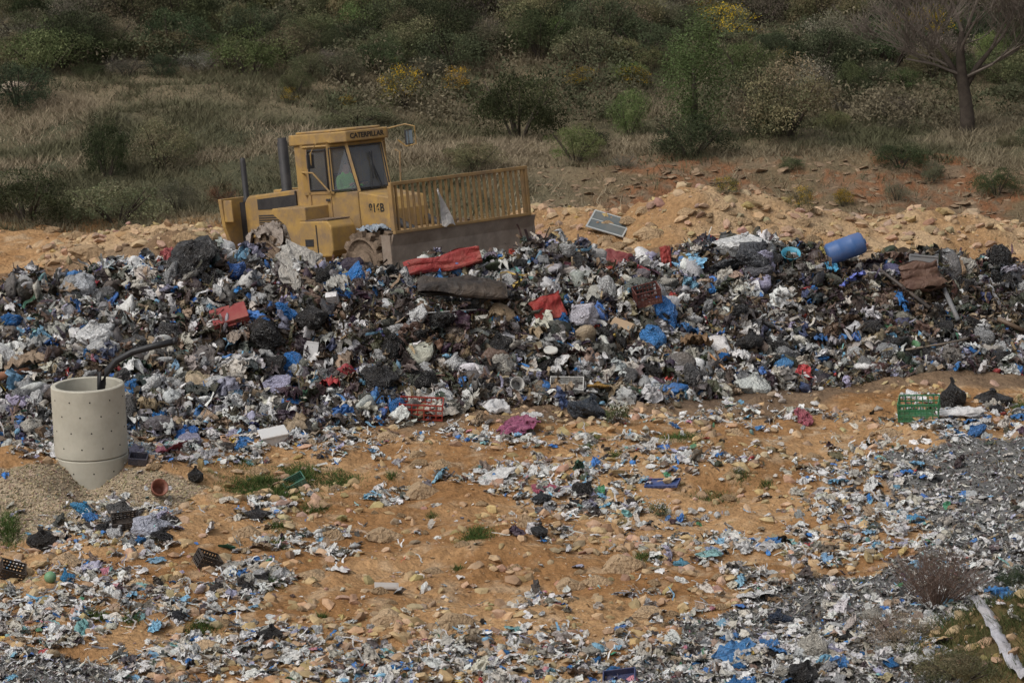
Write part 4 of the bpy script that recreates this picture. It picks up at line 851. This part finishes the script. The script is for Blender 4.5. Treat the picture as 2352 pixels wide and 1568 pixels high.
def wheel(x,y):
    w=empty('wheel',(x,y,.66)); w.parent=mc
    m=Matrix.Rotation(R(90),4,'X'); b=MB()
    b.lathe([(.2,-.45),(.42,-.45),(.47,-.41),(.52,-.46),(.56,-.42),(.57,0),(.56,.42),(.52,.46),(.47,.41),(.42,.38),(.2,.38)],40,m)
    for r_ in range(4):
        for k in range(14):
            a=2*math.pi*(k+(r_%2)*.5)/14; mm=Matrix.Rotation(a,4,'Y')@Matrix.Translation((0,-.36+.235*r_,.55)); b.box((-.08,-.07,0),(.08,.07,.13),mm)
    b.build('drum',M_mud,w,.01)
    b=MB(); s_=-1 if y<0 else 1; b.lathe([(.001,.52),(.13,.52),(.15,.48),(.2,.47),(.22,.42),(.3,.42)],24,Matrix.Rotation(R(-90 if s_>0 else 90),4,'X')); b.build('hub',M_mud,w,smooth=True)
for x in (-1.75,1.6):
    for y in (-1.0,1.0): wheel(x,y)
o=link('cloth',SHM[2]); o.matrix_world=MW@Matrix.Translation((-1.8,-1.15,1.22))@Matrix.Diagonal((.6,.48,.6,1)); col(o,(.27,.23,.2)); tag(o,'dirty grey cloth draped over the rear wheel of the compactor','cloth')
o=link('cloth',SHM[4]); o.matrix_world=MW@Matrix.Translation((1.55,-1.0,1.28))@Matrix.Diagonal((.36,.36,.3,1)); col(o,(.3,.36,.42)); tag(o,'pale blue grey rag on top of the front wheel','cloth')
bl=empty('blade',(3.15,0,0)); bl.parent=mc
b=MB(); prof=[(.16,.22),(.06,.45),(.0,.75),(.02,1.05),(.12,1.3)]
pf=prof+[(x-.05,z) for x,z in reversed(prof)]
b.prism(pf,'y',-1.88,1.98); b.box((.06,-1.9,.18),(.22,2.0,.26)); b.box((-.25,-1.91,.4),(.03,-1.86,1.28)); b.box((-.25,1.96,.4),(.03,2.01,1.28)); b.build('blade_plate',M_blade,bl)
b=MB(); b.box((.06,-1.85,1.3),(.15,1.85,1.36)); b.box((.06,-1.85,2.27),(.14,1.85,2.34)); b.box((.02,-1.85,1.36),(.14,-1.78,2.27)); b.box((.02,1.78,1.36),(.14,1.85,2.27)); b.build('rack_frame',M_yel2,bl,.008)
for i in range(24):
    y=-1.85+3.7*(i+1)/25; b=MB(); b.box((.07,y-.014,1.36),(.13,y+.014,2.27)); b.build('rack_bar',M_yel2,bl)
def text(s,size,mat4,parent,name='lettering'):
    cu=bpy.data.curves.new(name,'FONT'); cu.body=s; cu.size=size; cu.extrude=.003; cu.offset=.004*size*6; cu.align_x='CENTER'; cu.align_y='CENTER'
    o=bpy.data.objects.new('t',cu); C.objects.link(o); bpy.context.view_layer.update(); me=bpy.data.meshes.new_from_object(o.evaluated_get(bpy.context.evaluated_depsgraph_get())); bpy.data.objects.remove(o)
    me.materials.clear(); me.materials.append(M_ltr); q=link(name,me,parent); q.matrix_local=mat4; return q
fm=Matrix(((0,0,1,.364),(1,0,0,0),(0,1,0,3.285),(0,0,0,1)))
text('CATERPILLAR',.15,fm,mc)
sm=Matrix(((1,0,0,1.04),(0,0,-1,-.474),(0,1,0,1.74),(0,0,0,1)))
text('816B',.25,sm,mc)
V=[];T=[]
for i in range(14):
    for j in range(5):
        t=i/13; w=(j/4-.5)*(.06+.34*t**.8); V.append((.05*math.sin(t*5+j)+.03,w+.28*t,.62-.95*t+.05*math.sin(j*2+t*3)))
for i in range(13):
    for j in range(4): a=i*5+j; T.append((a,a+1,a+6,a+5))
o=link('caught_plastic',npmesh('caught_plastic',V,T,None,M_sheet,True)); o.matrix_world=MW@Matrix.Translation((3.36,-.72,1.6))@Matrix.Scale(.78,4); col(o,(.5,.48,.46)); tag(o,'torn white plastic caught on the bars of the blade','plastic scrap')
def person():
    V=[];Ed=[];Rd=[]
    def v(p,r): V.append(p[:3]);Rd.append(r); return len(V)-1
    pel=v((-.5,0,1.88),.15); ch=v((-.52,0,2.15),.16); sh=v((-.52,0,2.38),.14); nk=v((-.5,0,2.5),.055); hd=v((-.47,0,2.63),.095); ht=v((-.48,0,2.73),.08); Ed+= [(pel,ch),(ch,sh),(sh,nk),(nk,hd),(hd,ht)]
    no=v((-.36,0,2.62),.02); Ed.append((hd,no))
    for s in (-1,1):
        a=v((-.52,.2*s,2.4),.065); b=v((-.42,.27*s,2.15),.05); c=v((-.2,.2*s,2.2),.038); d=v((-.1,.17*s,2.26),.03); Ed+=[(sh,a),(a,b),(b,c),(c,d)]
        for k in range(4):
            f=v((-.04,(.2-.022*k)*s,2.28),.010); g=v((-.01,(.2-.022*k)*s,2.255),.009); Ed+=[(d,f),(f,g)]
        f=v((-.09,.125*s,2.27),.011); g=v((-.05,.115*s,2.25),.009); Ed+=[(d,f),(f,g)]
        h=v((-.42,.1*s,1.86),.09); k_=v((-.02,.14*s,1.86),.065); an=v((.02,.14*s,1.48),.045); to=v((.14,.14*s,1.43),.04); Ed+=[(pel,h),(h,k_),(k_,an),(an,to)]
    me=bpy.data.meshes.new('person'); me.from_pydata(V,Ed,[]); o=link('person',me); sk=o.modifiers.new('s','SKIN'); su=o.modifiers.new('u','SUBSURF'); su.levels=1; su.render_levels=1
    for i,r in enumerate(Rd): me.skin_vertices[0].data[i].radius=(r,r)
    me.skin_vertices[0].data[0].use_root=True
    bpy.context.view_layer.update(); m2=bpy.data.meshes.new_from_object(o.evaluated_get(bpy.context.evaluated_depsgraph_get())); o.modifiers.clear(); o.data=m2; m2.materials.clear()
    for m in (M_skin,M_vest,M_trou,M_hair): m2.materials.append(m)
    for p in m2.polygons:
        c=p.center; p.use_smooth=True
        p.material_index=3 if (c.z>2.66 and c.x<-.42) else 0 if (c.z>2.48 or (c.x>-.14 and c.z>2.15)) else 2 if c.z<1.98 else 1
    o.matrix_world=MW; tag(o,'person in a green vest sitting at the wheel inside the compactor cab','person')
person()
# ---------------------------------------------------------------- light, world, camera
sc=bpy.context.scene; w=bpy.data.worlds.new('World'); sc.world=w; w.use_nodes=True; nt=w.node_tree; bg=nt.nodes['Background']
sk=nt.nodes.new('ShaderNodeTexSky'); sk.sky_type='NISHITA'; sk.sun_disc=False; sk.sun_elevation=R(50); sk.sun_rotation=math.atan2(-.5,-.35); sk.air_density=1; sk.dust_density=4; sk.ozone_density=1
hs=nt.nodes.new('ShaderNodeHueSaturation'); hs.inputs['Saturation'].default_value=.28; nt.links.new(sk.outputs[0],hs.inputs['Color']); nt.links.new(hs.outputs[0],bg.inputs[0]); bg.inputs[1].default_value=.15
l=bpy.data.lights.new('sun','SUN'); l.energy=1.3; l.angle=R(20); l.color=(1,.96,.9); lo=bpy.data.objects.new('sun',l); C.objects.link(lo)
d=Vector((-.5,-.35,0)).normalized()*math.cos(R(50))+Vector((0,0,math.sin(R(50)))); lo.rotation_euler=d.to_track_quat('Z','Y').to_euler()
cam=bpy.data.cameras.new('camera'); cam.sensor_width=36; cam.lens=36*F/2352; cam.clip_end=1500; cam.clip_start=.5; cobj=bpy.data.objects.new('camera',cam); C.objects.link(cobj)
cobj.location=(0,0,CH); cobj.rotation_euler=(R(90)-TP,0,0); sc.camera=cobj
sc.view_settings.view_transform='Standard'; sc.view_settings.look='None'; sc.view_settings.exposure=0
